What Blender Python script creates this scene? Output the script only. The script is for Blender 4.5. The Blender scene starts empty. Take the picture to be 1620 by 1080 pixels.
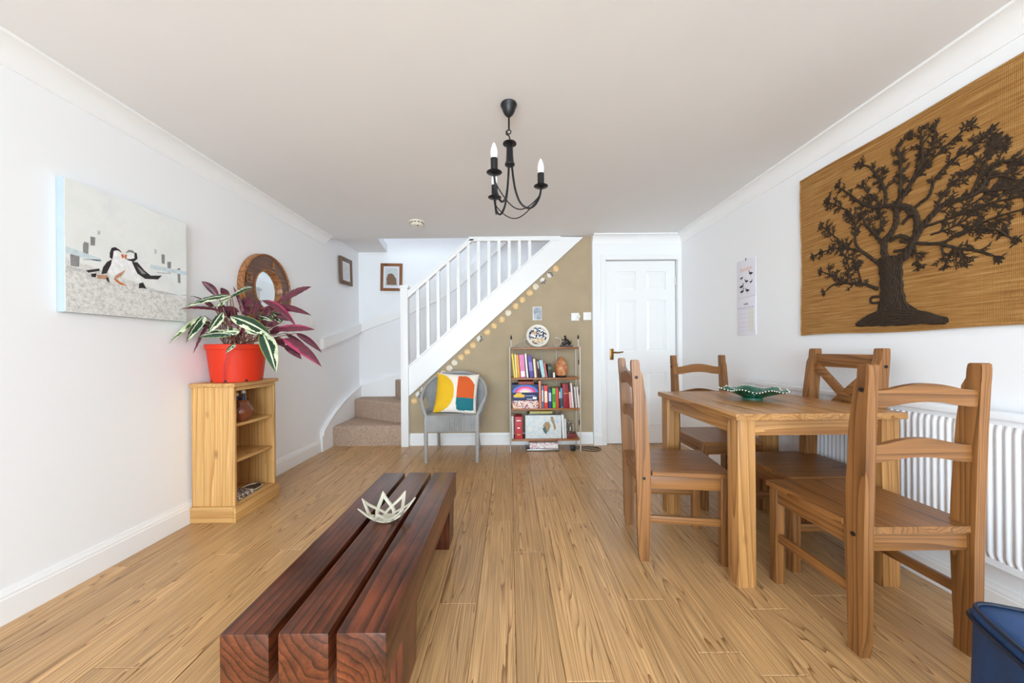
import bpy, bmesh, math, random
from mathutils import Vector, Matrix, noise
random.seed(7)
S = bpy.context.scene
C = S.collection
PI = math.pi
# ------------------------------------------------------------------ camera
cam_d = bpy.data.cameras.new('camera')
cam_d.sensor_width = 36.0
cam_d.lens = 560.0 * 36.0 / 1620.0
cam_d.shift_x = (810 - 806) / 1620.0
cam_d.shift_y = (552 - 540) / 1620.0
cam_d.clip_start = 0.02
cam = bpy.data.objects.new('camera', cam_d)
C.objects.link(cam)
cam.matrix_world = Matrix.Translation((0, 0, 1.04)) @ Matrix.Rotation(PI / 2, 4, 'X') @ Matrix.Rotation(-0.008, 4, 'Z')
S.camera = cam
# ------------------------------------------------------------------ world, daylight, exposure
w = bpy.data.worlds.new('sky'); S.world = w; w.use_nodes = True
bg = w.node_tree.nodes['Background']
bg.inputs[0].default_value = (0.80, 0.90, 1.0, 1); bg.inputs[1].default_value = 1.0
def area(name, loc, rot, sx, sy, power, col):
    l = bpy.data.lights.new(name, 'AREA'); l.shape = 'RECTANGLE'; l.size = sx; l.size_y = sy
    l.energy = power; l.color = col
    o = bpy.data.objects.new(name, l); C.objects.link(o); o.location = loc; o.rotation_euler = rot
    return o
# daylight entering by the garden window behind the camera, and down the stairwell from the landing
area('garden_window_daylight', (-0.25, -3.36, 1.17), (PI / 2, 0, 0), 2.9, 1.9, 250, (0.715, 0.88, 1.0))
area('landing_window_daylight', (-0.7, 4.22, 4.45), (0, 0, 0), 2.4, 0.6, 15, (0.82, 0.92, 1.0))
S.view_settings.view_transform = 'Standard'
S.view_settings.look = 'None'
S.view_settings.gamma = 1.0
S.view_settings.use_curve_mapping = False
S.view_settings.exposure = 0.1
S.cycles.max_bounces = 16; S.cycles.diffuse_bounces = 12

# ------------------------------------------------------------------ materials
def nt(name):
    m = bpy.data.materials.new(name); m.use_nodes = True
    t = m.node_tree; b = t.nodes['Principled BSDF']
    return m, t, b
def lin(c):
    return tuple(((v / 255.0) / 12.92 if v / 255.0 < 0.04045 else ((v / 255.0 + 0.055) / 1.055) ** 2.4) for v in c) + (1,)
def plain(name, rgb, rough=0.5, metal=0.0, spec=0.5, bump=0, bscale=60, var=0.0, vscale=8):
    m, t, b = nt(name)
    b.inputs['Base Color'].default_value = lin(rgb)
    b.inputs['Roughness'].default_value = rough
    b.inputs['Metallic'].default_value = metal
    b.inputs['Specular IOR Level'].default_value = spec
    tc = t.nodes.new('ShaderNodeTexCoord')
    if var:
        n = t.nodes.new('ShaderNodeTexNoise'); n.inputs['Scale'].default_value = vscale; n.inputs['Detail'].default_value = 4
        t.links.new(tc.outputs['Object'], n.inputs['Vector'])
        r = t.nodes.new('ShaderNodeValToRGB')
        a = lin(rgb)
        r.color_ramp.elements[0].color = tuple(max(0, v * (1 - var)) for v in a[:3]) + (1,)
        r.color_ramp.elements[1].color = tuple(min(1, v * (1 + var)) for v in a[:3]) + (1,)
        r.color_ramp.elements[0].position = 0.3; r.color_ramp.elements[1].position = 0.7
        t.links.new(n.outputs['Fac'], r.inputs['Fac']); t.links.new(r.outputs['Color'], b.inputs['Base Color'])
    if bump:
        n = t.nodes.new('ShaderNodeTexNoise'); n.inputs['Scale'].default_value = bscale; n.inputs['Detail'].default_value = 3
        bp = t.nodes.new('ShaderNodeBump'); bp.inputs['Strength'].default_value = bump; bp.inputs['Distance'].default_value = 0.004
        t.links.new(tc.outputs['Object'], n.inputs['Vector'])
        t.links.new(n.outputs['Fac'], bp.inputs['Height']); t.links.new(bp.outputs['Normal'], b.inputs['Normal'])
    return m
def wood(name, axis, light, dark, rings=9.0, distort=2.5, along=0.10, rough=0.42, fine=0.35, knots=0.0, vary=0.12, coat=0.0, warp=0.25, blotch=0.0, pos=(.15, .62, .98)):
    """solid wood: growth rings around the grain axis, fine fibres along it"""
    m, t, b = nt(name); L = t.links; N = t.nodes
    tc = N.new('ShaderNodeTexCoord'); oi = N.new('ShaderNodeObjectInfo')
    ai = 'XYZ'.index(axis)
    # random shift per piece
    mul = N.new('ShaderNodeVectorMath'); mul.operation = 'SCALE'; mul.inputs[0].default_value = (0.9 if ai != 0 else 7.3, 0.9 if ai != 1 else 7.3, 0.9 if ai != 2 else 7.3)
    cen = N.new('ShaderNodeMath'); cen.operation = 'SUBTRACT'; cen.inputs[1].default_value = 0.5
    L.new(oi.outputs['Random'], cen.inputs[0]); L.new(cen.outputs[0], mul.inputs['Scale'])
    add = N.new('ShaderNodeVectorMath'); add.operation = 'ADD'
    L.new(tc.outputs['Object'], add.inputs[0]); L.new(mul.outputs[0], add.inputs[1])
    mp = N.new('ShaderNodeMapping'); sc = [1, 1, 1]; sc[ai] = along; mp.inputs['Scale'].default_value = sc
    L.new(add.outputs[0], mp.inputs['Vector'])
    nz = N.new('ShaderNodeTexNoise'); nz.inputs['Scale'].default_value = 7; nz.inputs['Detail'].default_value = 2
    L.new(mp.outputs[0], nz.inputs['Vector'])
    sub = N.new('ShaderNodeVectorMath'); sub.operation = 'SUBTRACT'; sub.inputs[1].default_value = (0.5, 0.5, 0.5)
    L.new(nz.outputs['Color'], sub.inputs[0])
    s2 = N.new('ShaderNodeVectorMath'); s2.operation = 'SCALE'; s2.inputs['Scale'].default_value = warp
    L.new(sub.outputs[0], s2.inputs[0])
    a2 = N.new('ShaderNodeVectorMath'); a2.operation = 'ADD'
    L.new(mp.outputs[0], a2.inputs[0]); L.new(s2.outputs[0], a2.inputs[1])
    wv = N.new('ShaderNodeTexWave'); wv.wave_type = 'RINGS'; wv.rings_direction = axis; wv.wave_profile = 'SAW'
    wv.inputs['Scale'].default_value = rings; wv.inputs['Distortion'].default_value = distort
    wv.inputs['Detail'].default_value = 2; wv.inputs['Detail Scale'].default_value = 1.5
    L.new(a2.outputs[0], wv.inputs['Vector'])
    ramp = N.new('ShaderNodeValToRGB'); e = ramp.color_ramp.elements
    e[0].color = lin(light); e[0].position = pos[0]; e[1].color = lin(dark); e[1].position = pos[2]
    mid = ramp.color_ramp.elements.new(pos[1]); lc, dc = lin(light), lin(dark)
    mid.color = tuple(lc[i] * 0.72 + dc[i] * 0.28 for i in range(3)) + (1,)
    L.new(wv.outputs['Fac'], ramp.inputs['Fac'])
    # fine fibres
    m2 = N.new('ShaderNodeMapping'); s3 = [140, 140, 140]; s3[ai] = 3.0; m2.inputs['Scale'].default_value = s3
    L.new(add.outputs[0], m2.inputs['Vector'])
    fn = N.new('ShaderNodeTexNoise'); fn.inputs['Scale'].default_value = 1.0; fn.inputs['Detail'].default_value = 3
    L.new(m2.outputs[0], fn.inputs['Vector'])
    fr = N.new('ShaderNodeMapRange'); fr.inputs['From Min'].default_value = 0.3; fr.inputs['From Max'].default_value = 0.7
    fr.inputs['To Min'].default_value = 1 - fine; fr.inputs['To Max'].default_value = 1 + fine * 0.35
    L.new(fn.outputs['Fac'], fr.inputs['Value'])
    vm = N.new('ShaderNodeMix'); vm.data_type = 'RGBA'; vm.blend_type = 'MULTIPLY'; vm.inputs['Factor'].default_value = 1
    L.new(ramp.outputs['Color'], vm.inputs[6]); L.new(fr.outputs[0], vm.inputs[7])
    col = vm.outputs[2]
    if blotch:
        bn = N.new('ShaderNodeTexNoise'); bn.inputs['Scale'].default_value = 9; bn.inputs['Detail'].default_value = 5; bn.inputs['Roughness'].default_value = 0.65
        m4 = N.new('ShaderNodeMapping'); s4 = [1, 1, 1]; s4[ai] = 0.45; m4.inputs['Scale'].default_value = s4
        L.new(add.outputs[0], m4.inputs['Vector']); L.new(m4.outputs[0], bn.inputs['Vector'])
        br = N.new('ShaderNodeMapRange'); br.inputs['From Min'].default_value = 0.35; br.inputs['From Max'].default_value = 0.68
        br.inputs['To Min'].default_value = 1 - blotch; br.inputs['To Max'].default_value = 1 + blotch * 0.4
        L.new(bn.outputs['Fac'], br.inputs['Value'])
        bm_ = N.new('ShaderNodeMix'); bm_.data_type = 'RGBA'; bm_.blend_type = 'MULTIPLY'; bm_.inputs['Factor'].default_value = 1
        L.new(col, bm_.inputs[6]); L.new(br.outputs[0], bm_.inputs[7]); col = bm_.outputs[2]
    if knots:
        m3 = N.new('ShaderNodeMapping'); s4 = [7, 7, 7]; s4[ai] = 3.2; m3.inputs['Scale'].default_value = s4
        L.new(add.outputs[0], m3.inputs['Vector'])
        vo = N.new('ShaderNodeTexVoronoi'); vo.inputs['Scale'].default_value = 1
        L.new(m3.outputs[0], vo.inputs['Vector'])
        kr = N.new('ShaderNodeMapRange'); kr.inputs['From Min'].default_value = 0.05; kr.inputs['From Max'].default_value = 0.13
        kr.inputs['To Min'].default_value = knots; kr.inputs['To Max'].default_value = 0.0
        L.new(vo.outputs['Distance'], kr.inputs['Value'])
        km = N.new('ShaderNodeMix'); km.data_type = 'RGBA'; km.inputs[7].default_value = tuple(v * 0.35 for v in lin(dark)[:3]) + (1,)
        L.new(kr.outputs[0], km.inputs['Factor']); L.new(col, km.inputs[6]); col = km.outputs[2]
    hs = N.new('ShaderNodeHueSaturation'); vr = N.new('ShaderNodeMapRange')
    vr.inputs['To Min'].default_value = 1 - vary; vr.inputs['To Max'].default_value = 1 + vary
    L.new(oi.outputs['Random'], vr.inputs['Value']); L.new(vr.outputs[0], hs.inputs['Value']); L.new(col, hs.inputs['Color'])
    L.new(hs.outputs['Color'], b.inputs['Base Color'])
    b.inputs['Roughness'].default_value = rough
    if coat: b.inputs['Coat Weight'].default_value = coat; b.inputs['Coat Roughness'].default_value = 0.18
    bp = N.new('ShaderNodeBump'); bp.inputs['Strength'].default_value = 0.12; bp.inputs['Distance'].default_value = 0.002
    L.new(fn.outputs['Fac'], bp.inputs['Height']); L.new(bp.outputs['Normal'], b.inputs['Normal'])
    return m
def speckle(name, cols, scale=40, rough=0.7, kind='voronoi'):
    m, t, b = nt(name); tc = t.nodes.new('ShaderNodeTexCoord')
    if kind == 'voronoi':
        v = t.nodes.new('ShaderNodeTexVoronoi'); v.inputs['Scale'].default_value = scale; src = v.outputs['Color']
        s = t.nodes.new('ShaderNodeSeparateColor'); t.links.new(v.outputs['Color'], s.inputs[0]); src = s.outputs[0]
    else:
        v = t.nodes.new('ShaderNodeTexNoise'); v.inputs['Scale'].default_value = scale; v.inputs['Detail'].default_value = 5; v.inputs['Roughness'].default_value = 0.7; src = v.outputs['Fac']
    t.links.new(tc.outputs['Object'], v.inputs['Vector'])
    r = t.nodes.new('ShaderNodeValToRGB'); r.color_ramp.interpolation = 'CONSTANT' if kind == 'voronoi' else 'LINEAR'
    el = r.color_ramp.elements
    while len(el) < len(cols): el.new(0.5)
    for i, c in enumerate(cols):
        el[i].position = (i / len(cols)) if kind == 'voronoi' else 0.3 + 0.4 * i / (len(cols) - 1); el[i].color = lin(c)
    t.links.new(src, r.inputs['Fac']); t.links.new(r.outputs['Color'], b.inputs['Base Color'])
    b.inputs['Roughness'].default_value = rough
    return m
M = {}
M['wall'] = plain('wall_white_paint', (242, 243, 245), 0.75, bump=0.04, bscale=25, spec=0.25)
M['ceiling'] = plain('ceiling_white_paint', (231, 231, 231), 0.85, bump=0.05, bscale=14, spec=0.2, var=0.02, vscale=1.2)
M['taupe'] = plain('taupe_wall_paint', (178, 160, 132), 0.7, bump=0.08, bscale=20, spec=0.25, var=0.05, vscale=5)
M['gloss'] = plain('white_satin_woodwork', (243, 243, 243), 0.35, spec=0.4)
M['rad'] = plain('white_radiator_enamel', (238, 240, 244), 0.3, spec=0.5)
M['sub'] = plain('dark_joint', (70, 48, 28), 0.8)
M['floor'] = wood('oak_laminate', 'Y', (208, 165, 114), (142, 100, 60), rings=40, distort=2.4, along=0.055, rough=0.33, fine=0.34, vary=0.10, warp=0.24, pos=(.35, .80, .97))
PINE = dict(light=(212, 165, 102), dark=(184, 130, 70), rings=10, distort=1.6, along=0.05, rough=0.45, fine=0.22, knots=0.75, vary=0.07)
HONEY = dict(light=(151, 101, 54), dark=(108, 68, 33), rings=17, distort=1.5, along=0.05, rough=0.38, fine=0.22, knots=0.8, vary=0.1)
OAK = dict(light=(188, 139, 84), dark=(152, 102, 54), rings=12, distort=2.0, along=0.05, rough=0.34, fine=0.26, knots=0.5, vary=0.1)
DARK = dict(light=(118, 60, 34), dark=(62, 30, 17), rings=15, distort=0.6, along=0.09, rough=0.3, fine=0.3, knots=0.0, vary=0.14, coat=0.12, warp=0.07, blotch=0.62)
for a in 'XYZ':
    M['pine' + a] = wood('antique_pine_' + a, a, **PINE)
    M['honey' + a] = wood('honey_waxed_pine_' + a, a, **HONEY)
    M['oak' + a] = wood('light_oak_' + a, a, **OAK)
M['darkY'] = wood('dark_red_hardwood', 'Y', **DARK)
M['darkZ'] = wood('dark_red_hardwood_upright', 'Z', **DARK)
M['shelfwood'] = wood('orange_shelf_board', 'X', (178, 112, 58), (128, 72, 32), rings=14, rough=0.4)
M['frame_oak'] = wood('framing_oak', 'Z', (150, 92, 44), (108, 60, 26), rings=14, rough=0.4)
M['frame_dark'] = wood('framing_walnut', 'Z', (120, 88, 58), (80, 56, 36), rings=14, rough=0.45)
M['mirror_wood'] = wood('carved_mirror_wood', 'Y', (122, 82, 58), (86, 54, 38), rings=10, rough=0.4, vary=0)
M['mirror_rim'] = wood('mirror_rim_wood', 'Y', (176, 116, 68), (120, 72, 40), rings=10, rough=0.35, vary=0)
M['carpet'] = speckle('beige_twist_carpet', [(122, 96, 80), (172, 146, 126), (214, 192, 174)], 120, 0.95, 'noise')
M['black'] = plain('black_iron', (30, 30, 32), 0.38, metal=0.3)
M['bolt'] = plain('black_bolt', (18, 14, 12), 0.5)
M['white'] = plain('white_plastic', (240, 238, 234), 0.35)
M['brass'] = plain('aged_brass', (150, 110, 60), 0.3, metal=0.9)
M['chrome'] = plain('pewter_metal', (205, 200, 195), 0.3, metal=0.85)
M['greymetal'] = plain('worn_cream_metal', (214, 208, 200), 0.4, metal=0.25)
M['bulb'] = plain('frosted_bulb_glass', (245, 245, 245), 0.3, spec=0.5)
M['mirror'] = plain('mirror_glass', (236, 240, 240), 0.02, metal=1.0)
M['terracotta'] = plain('orange_plastic_pot', (206, 50, 22), 0.5, spec=0.25, bump=0.05, bscale=30)
M['soil'] = plain('potting_soil', (58, 42, 32), 0.95, bump=0.6, bscale=80)
M['wicker'] = plain('grey_painted_wicker', (160, 158, 156), 0.6, var=0.15, vscale=60)

# ------------------------------------------------------------------ mesh helpers
class MB:
    def __init__(s): s.v = []; s.f = []; s.m = []
    def add(s, vs, fs, mi=0):
        o = len(s.v); s.v += [tuple(v) for v in vs]; s.f += [tuple(i + o for i in f) for f in fs]; s.m += [mi] * len(fs); return s
    def box(s, x0, x1, y0, y1, z0, z1, bev=0.0, mi=0, mat=None):
        if bev <= 0:
            vs = [(x, y, z) for z in (z0, z1) for y in (y0, y1) for x in (x0, x1)]
            fs = [(0, 2, 3, 1), (4, 5, 7, 6), (0, 1, 5, 4), (2, 6, 7, 3), (0, 4, 6, 2), (1, 3, 7, 5)]
        else:
            bm = bmesh.new(); bmesh.ops.create_cube(bm, size=1)
            for v in bm.verts:
                v.co = Vector(((x0 + x1) / 2 + v.co.x * (x1 - x0), (y0 + y1) / 2 + v.co.y * (y1 - y0), (z0 + z1) / 2 + v.co.z * (z1 - z0)))
            bmesh.ops.bevel(bm, geom=bm.edges[:], offset=bev, segments=2, affect='EDGES', profile=0.6)
            bm.verts.index_update(); vs = [v.co.copy() for v in bm.verts]; fs = [[v.index for v in f.verts] for f in bm.faces]; bm.free()
        if mat is not None: vs = [mat @ Vector(v) for v in vs]
        return s.add(vs, fs, mi)
    def tube(s, pts, rad, n=8, mi=0, cap=True, flat=1.0, fd=None, closed=False):
        pts = [Vector(p) for p in pts]; k = len(pts)
        if not hasattr(rad, '__len__'): rad = [rad] * k
        up = None; vs = []
        for i, p in enumerate(pts):
            if closed: d = pts[(i + 1) % k] - pts[i - 1]
            else: d = pts[min(i + 1, k - 1)] - pts[max(i - 1, 0)]
            d.normalize()
            if up is None:
                up = Vector(fd) if fd else (Vector((0, 0, 1)) if abs(d.z) < 0.9 else Vector((1, 0, 0)))
            if fd: up = Vector(fd)
            a = d.cross(up)
            if a.length < 1e-5: a = d.cross(Vector((0.3, 1, 0.2)))
            a.normalize(); up = a.cross(d).normalized()
            for j in range(n):
                t = 2 * PI * j / n
                vs.append(p + a * math.cos(t) * rad[i] + up * math.sin(t) * rad[i] * flat)
        fs = []
        for i in range(k if closed else k - 1):
            for j in range(n):
                q = (i + 1) % k
                fs.append((i * n + j, i * n + (j + 1) % n, q * n + (j + 1) % n, q * n + j))
        if cap and not closed:
            fs.append(tuple(range(n - 1, -1, -1))); fs.append(tuple((k - 1) * n + j for j in range(n)))
        return s.add(vs, fs, mi)
    def lathe(s, prof, n=24, c=(0, 0, 0), mi=0, axis='Z', cap=True):
        vs = []
        for r, z in prof:
            for j in range(n):
                t = 2 * PI * j / n
                p = (r * math.cos(t), r * math.sin(t), z)
                if axis == 'Y': p = (p[0], -z, p[1])
                if axis == 'X': p = (z, p[0], p[1])
                vs.append((c[0] + p[0], c[1] + p[1], c[2] + p[2]))
        fs = []
        for i in range(len(prof) - 1):
            for j in range(n):
                fs.append((i * n + j, i * n + (j + 1) % n, (i + 1) * n + (j + 1) % n, (i + 1) * n + j))
        if cap and prof[0][0] > 1e-6: fs.append(tuple(range(n - 1, -1, -1)))
        if cap and prof[-1][0] > 1e-6: fs.append(tuple((len(prof) - 1) * n + j for j in range(n)))
        return s.add(vs, fs, mi)
    def prism(s, poly, a, b, axis='Z', mi=0):
        """poly in the two other axes (in cyclic order of names X,Y,Z without axis), extruded a..b along axis"""
        def P(p, h):
            if axis == 'Z': return (p[0], p[1], h)
            if axis == 'Y': return (p[0], h, p[1])
            return (h, p[0], p[1])
        n = len(poly); vs = [P(p, a) for p in poly] + [P(p, b) for p in poly]
        fs = [tuple(range(n - 1, -1, -1)), tuple(range(n, 2 * n))] + [(i, (i + 1) % n, n + (i + 1) % n, n + i) for i in range(n)]
        return s.add(vs, fs, mi)
    def grid(s, fn, nu, nv, mi=0):
        vs = [fn(i / nu, j / nv) for j in range(nv + 1) for i in range(nu + 1)]
        fs = [(j * (nu + 1) + i, j * (nu + 1) + i + 1, (j + 1) * (nu + 1) + i + 1, (j + 1) * (nu + 1) + i) for j in range(nv) for i in range(nu)]
        o = len(s.f); s.add(vs, fs, mi if not callable(mi) else 0)
        if callable(mi):
            for j in range(nv):
                for i in range(nu): s.m[o + j * nu + i] = mi((i + .5) / nu, (j + .5) / nv)
        return s
    def mesh(s, name, mats, angle=35):
        me = bpy.data.meshes.new(name); me.from_pydata([tuple(v) for v in s.v], [], s.f)
        bm = bmesh.new(); bm.from_mesh(me); bmesh.ops.recalc_face_normals(bm, faces=bm.faces); bm.to_mesh(me); bm.free()
        if not isinstance(mats, (list, tuple)): mats = [mats]
        for m in mats: me.materials.append(M[m] if isinstance(m, str) else m)
        me.polygons.foreach_set('material_index', s.m)
        me.polygons.foreach_set('use_smooth', [True] * len(me.polygons))
        me.set_sharp_from_angle(angle=math.radians(angle)); me.update()
        return me
    def obj(s, name, mats, parent=None, loc=None, angle=35):
        o = bpy.data.objects.new(name, s.mesh(name, mats, angle)); C.objects.link(o)
        if parent: o.parent = parent
        if loc: o.location = loc
        return o
def link_mesh(name, me, parent=None, loc=None, rot=None):
    o = bpy.data.objects.new(name, me); C.objects.link(o)
    if parent: o.parent = parent
    if loc: o.location = loc
    if rot: o.rotation_euler = rot
    return o
def tag(o, label, cat, group=None):
    o['label'] = label; o['category'] = cat
    if group: o['group'] = group
    return o
def thing(name, label, cat, loc=(0, 0, 0), rz=0, group=None):
    o = bpy.data.objects.new(name, None); C.objects.link(o); o.empty_display_size = 0.05
    o.location = loc; o.rotation_euler = (0, 0, rz)
    return tag(o, label, cat, group)
def struct(o, label=None):
    o['kind'] = 'structure'
    if label: o['label'] = label
    return o
def copy_tree(o, parent=None):
    c = o.copy(); C.objects.link(c); c.parent = parent
    for ch in list(o.children): copy_tree(ch, c)
    return c
def text_mesh(txt, size, mat, name, parent, matrix, extrude=0.0004, shear=0.0):
    cu = bpy.data.curves.new(name, 'FONT'); cu.body = txt; cu.size = size; cu.extrude = extrude; cu.align_x = 'CENTER'; cu.align_y = 'CENTER'; cu.shear = shear; cu.resolution_u = 3
    t = bpy.data.objects.new(name + '_curve', cu); C.objects.link(t)
    dg = bpy.context.evaluated_depsgraph_get(); me = bpy.data.meshes.new_from_object(t.evaluated_get(dg))
    bpy.data.objects.remove(t); bpy.data.curves.remove(cu)
    me.materials.clear(); me.materials.append(M[mat]); me.transform(matrix)
    return link_mesh(name, me, parent)

# ------------------------------------------------------------------ the room
XL, XR, YD, ZC, YB = -1.957, 1.859, 3.81, 2.255, -3.40
sub = MB().box(XL - .05, XR + .05, YB, 4.70, -0.06, -0.0102).obj('floor', 'sub'); struct(sub, 'oak effect plank floor')
PW, PL = 0.155, 1.39
phase = {0: 1.815, -1: 2.145, -2: 1.449, -3: 2.467, 1: 1.105, 2: 2.12, 3: 1.464, -9: 1.167, -11: 1.563, -10: 1.813, -8: 1.852, 6: 1.405, 5: 1.12}
rp = random.Random(3); pm = {}
for k in range(-13, 12):
    x0 = 0.014 + k * PW; x1 = x0 + PW
    x0 = max(x0, XL); x1 = min(x1, XR)
    if x1 - x0 < 0.01: continue
    ph = phase.get(k, rp.uniform(0, PL)) % PL
    ys = [YB] + [ph + i * PL for i in range(-5, 5) if YB + .05 < ph + i * PL < 3.83] + [3.855]
    for a, b in zip(ys, ys[1:]):
        key = (round(x1 - x0, 3), round(b - a, 3))
        if key not in pm:
            hw, hl = (x1 - x0) / 2 - .0006, (b - a) / 2 - .0007
            bv = 0.0020
            vs = [(-hw, -hl, -.01), (hw, -hl, -.01), (hw, hl, -.01), (-hw, hl, -.01),
                  (-hw, -hl, -bv), (hw, -hl, -bv), (hw, hl, -bv), (-hw, hl, -bv),
                  (-hw + bv, -hl + bv, 0), (hw - bv, -hl + bv, 0), (hw - bv, hl - bv, 0), (-hw + bv, hl - bv, 0)]
            fs = [(3, 2, 1, 0)] + [(i, (i + 1) % 4, 4 + (i + 1) % 4, 4 + i) for i in range(4)] + [(4 + i, 4 + (i + 1) % 4, 8 + (i + 1) % 4, 8 + i) for i in range(4)] + [(8, 9, 10, 11)]
            pm[key] = MB().add(vs, fs).mesh('plank', 'floor', 20)
        link_mesh('plank', pm[key], sub, ((x0 + x1) / 2, (a + b) / 2, 0))
struct(MB().box(XL - .1, XL, YB, 3.86, -.06, ZC + .1).obj('wall_left', 'wall'))
struct(MB().box(XR, XR + .1, YB, 3.9, -.06, ZC + .1).obj('wall_right', 'wall'))
struct(MB().box(XL - .1, XR + .1, YB, 3.86, ZC, ZC + .12).obj('ceiling', 'ceiling'))
# wall behind the camera with its wide window opening
bw = MB()
bw.box(XL, -1.75, YB - .1, YB, 0, ZC); bw.box(1.25, XR, YB - .1, YB, 0, ZC); bw.box(-1.75, 1.25, YB - .1, YB, 2.15, ZC); bw.box(-1.75, 1.25, YB - .1, YB, -.06, .18)
struct(bw.obj('wall_back', 'wall'))
wf = MB()
for x in (-1.75, -.29, 1.19): wf.box(x, x + .06, YB - .09, YB - .04, .18, 2.15, .004)
wf.box(-1.75, 1.25, YB - .088, YB - .042, .18, .24, .004); wf.box(-1.75, 1.25, YB - .088, YB - .042, 2.09, 2.15, .004)
struct(wf.obj('window_1', 'gloss'))
# coving
def coving(name, pts, inward):
    prof = [(0, -.098), (.006, -.098)] + [(.006 + .066 * (1 - math.cos(t)), -.092 + .080 * math.sin(t)) for t in [i * PI / 2 / 8 for i in range(9)]] + [(.078, -.012), (.078, 0), (0, 0)]
    (a, b) = pts; a, b = Vector(a), Vector(b); n = Vector(inward)
    vs = []
    for p in (a, b):
        for (q, z) in prof: vs.append(p + n * q + Vector((0, 0, z)))
    k = len(prof)
    fs = [(i, (i + 1) % k, k + (i + 1) % k, k + i) for i in range(k)] + [tuple(range(k)), tuple(range(2 * k - 1, k - 1, -1))]
    return struct(MB().add(vs, fs).obj(name, 'gloss', angle=25))
coving('trim_1', ((XL, YB, ZC), (XL, 3.79, ZC)), (1, 0, 0))
coving('trim_2', ((XR, YB, ZC), (XR, YD, ZC)), (-1, 0, 0))
coving('trim_3', ((0.90, YD, ZC), (XR - .004, YD, ZC)), (0, -1, 0))
def skirting(name, a, b, inward, h=.13, th=.016, mat='gloss'):
    prof = [(0, 0), (th, 0), (th, h - .035), (th - .003, h - .030), (th - .003, h - .022), (th - .009, h - .010), (th - .011, h), (0, h)]
    a, b = Vector(a), Vector(b); n = Vector(inward); k = len(prof)
    vs = [p + n * q + Vector((0, 0, z)) for p in (a, b) for (q, z) in prof]
    fs = [(i, (i + 1) % k, k + (i + 1) % k, k + i) for i in range(k)] + [tuple(range(k)), tuple(range(2 * k - 1, k - 1, -1))]
    return struct(MB().add(vs, fs).obj(name, mat, angle=20))
skirting('baseboard_left', (XL, YB, 0), (XL, 3.64, 0), (1, 0, 0))
skirting('baseboard_right', (XR, YB, 0), (XR, 3.80, 0), (-1, 0, 0))
skirting('baseboard_stairs', (-1.09, 3.86, 0), (0.90, 3.86, 0), (0, -1, 0))
# door wall, door, casing
dw = MB()
dw.box(.90, 1.03, YD, 3.90, 0, ZC); dw.box(1.82, XR, YD, 3.90, 0, ZC); dw.box(1.03, 1.82, YD, 3.90, 2.0, ZC)
struct(dw.obj('wall_door', 'wall'))
skirting('baseboard_door', (.90, YD, 0), (.985, YD, 0), (0, -1, 0))
cs = MB()
for (x0, x1, z0, z1) in ((.985, 1.04, 0, 2.05), (1.812, 1.857, 0, 2.05)):
    cs.box(x0, x1, YD - .016, YD + .06, z0, z1, .004)
cs.box(1.04, 1.812, YD - .0155, YD + .06, 1.992, 2.049, .004)
struct(cs.obj('trim_4', 'gloss'))
door = thing('door_1', 'white six panel interior door', 'door', (1.426, YD + .035, 0)); del door['category']; struct(door)
# stiles and rails form the leaf, panels sit recessed
lf = MB(); W2 = .378
cols = [(-.265, -.055), (.065, .275)]; rows = [(.18, .775), (1.005, 1.56), (1.67, 1.87)]
xs = [-W2] + [v for c in cols for v in c] + [W2]; zs = [0.006] + [v for c in rows for v in c] + [1.985]
for i in range(5):
    for j in range(7):
        hole = (i % 2 == 1) and (j % 2 == 1)
        lf.box(xs[i], xs[i + 1], 0.014 if hole else 0, .04, zs[j], zs[j + 1])
lf.obj('leaf', 'gloss', door, angle=20)
for (x0, x1) in cols:
    for (z0, z1) in rows:
        p = MB(); d = .03
        vs = [(x0, .0138, z0), (x1, .0138, z0), (x1, .0138, z1), (x0, .0138, z1)]
        vs += [(x0 + .014, .008, z0 + .014), (x1 - .014, .008, z0 + .014), (x1 - .014, .008, z1 - .014), (x0 + .014, .008, z1 - .014)]
        vs += [(x0 + d, .003, z0 + d), (x1 - d, .003, z0 + d), (x1 - d, .003, z1 - d), (x0 + d, .003, z1 - d)]
        p.add(vs, [(0, 1, 5, 4), (1, 2, 6, 5), (2, 3, 7, 6), (3, 0, 4, 7), (4, 5, 9, 8), (5, 6, 10, 9), (6, 7, 11, 10), (7, 4, 8, 11), (8, 9, 10, 11)])
        p.obj('panel', 'gloss', door, angle=5)
hd = MB(); hd.box(-.338, -.296, -.008, .001, .915, 1.035, .004); ho = hd.obj('handle_plate', 'brass', door); ho['label'] = 'aged brass handle plate'
MB().tube([(-.317, -.006, .995), (-.317, -.045, .995), (-.30, -.052, .995), (-.26, -.05, .992), (-.225, -.047, .997), (-.205, -.046, 1.0)], [.009, .009, .009, .008, .007, .006], 8).obj('lever', 'brass', ho)
for z in (.25, 1.72): MB().tube([(.380, -.004, z), (.380, -.004, z + .09)], .006, 8).obj('hinge', 'chrome', door)
# understairs taupe wall
struct(MB().prism([(-1.10, 0), (.905, 0), (.905, 2.255), (.80, 2.255), (-1.10, .55)], 3.86, 3.90, 'Y').obj('wall_understairs', 'taupe'))
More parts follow.
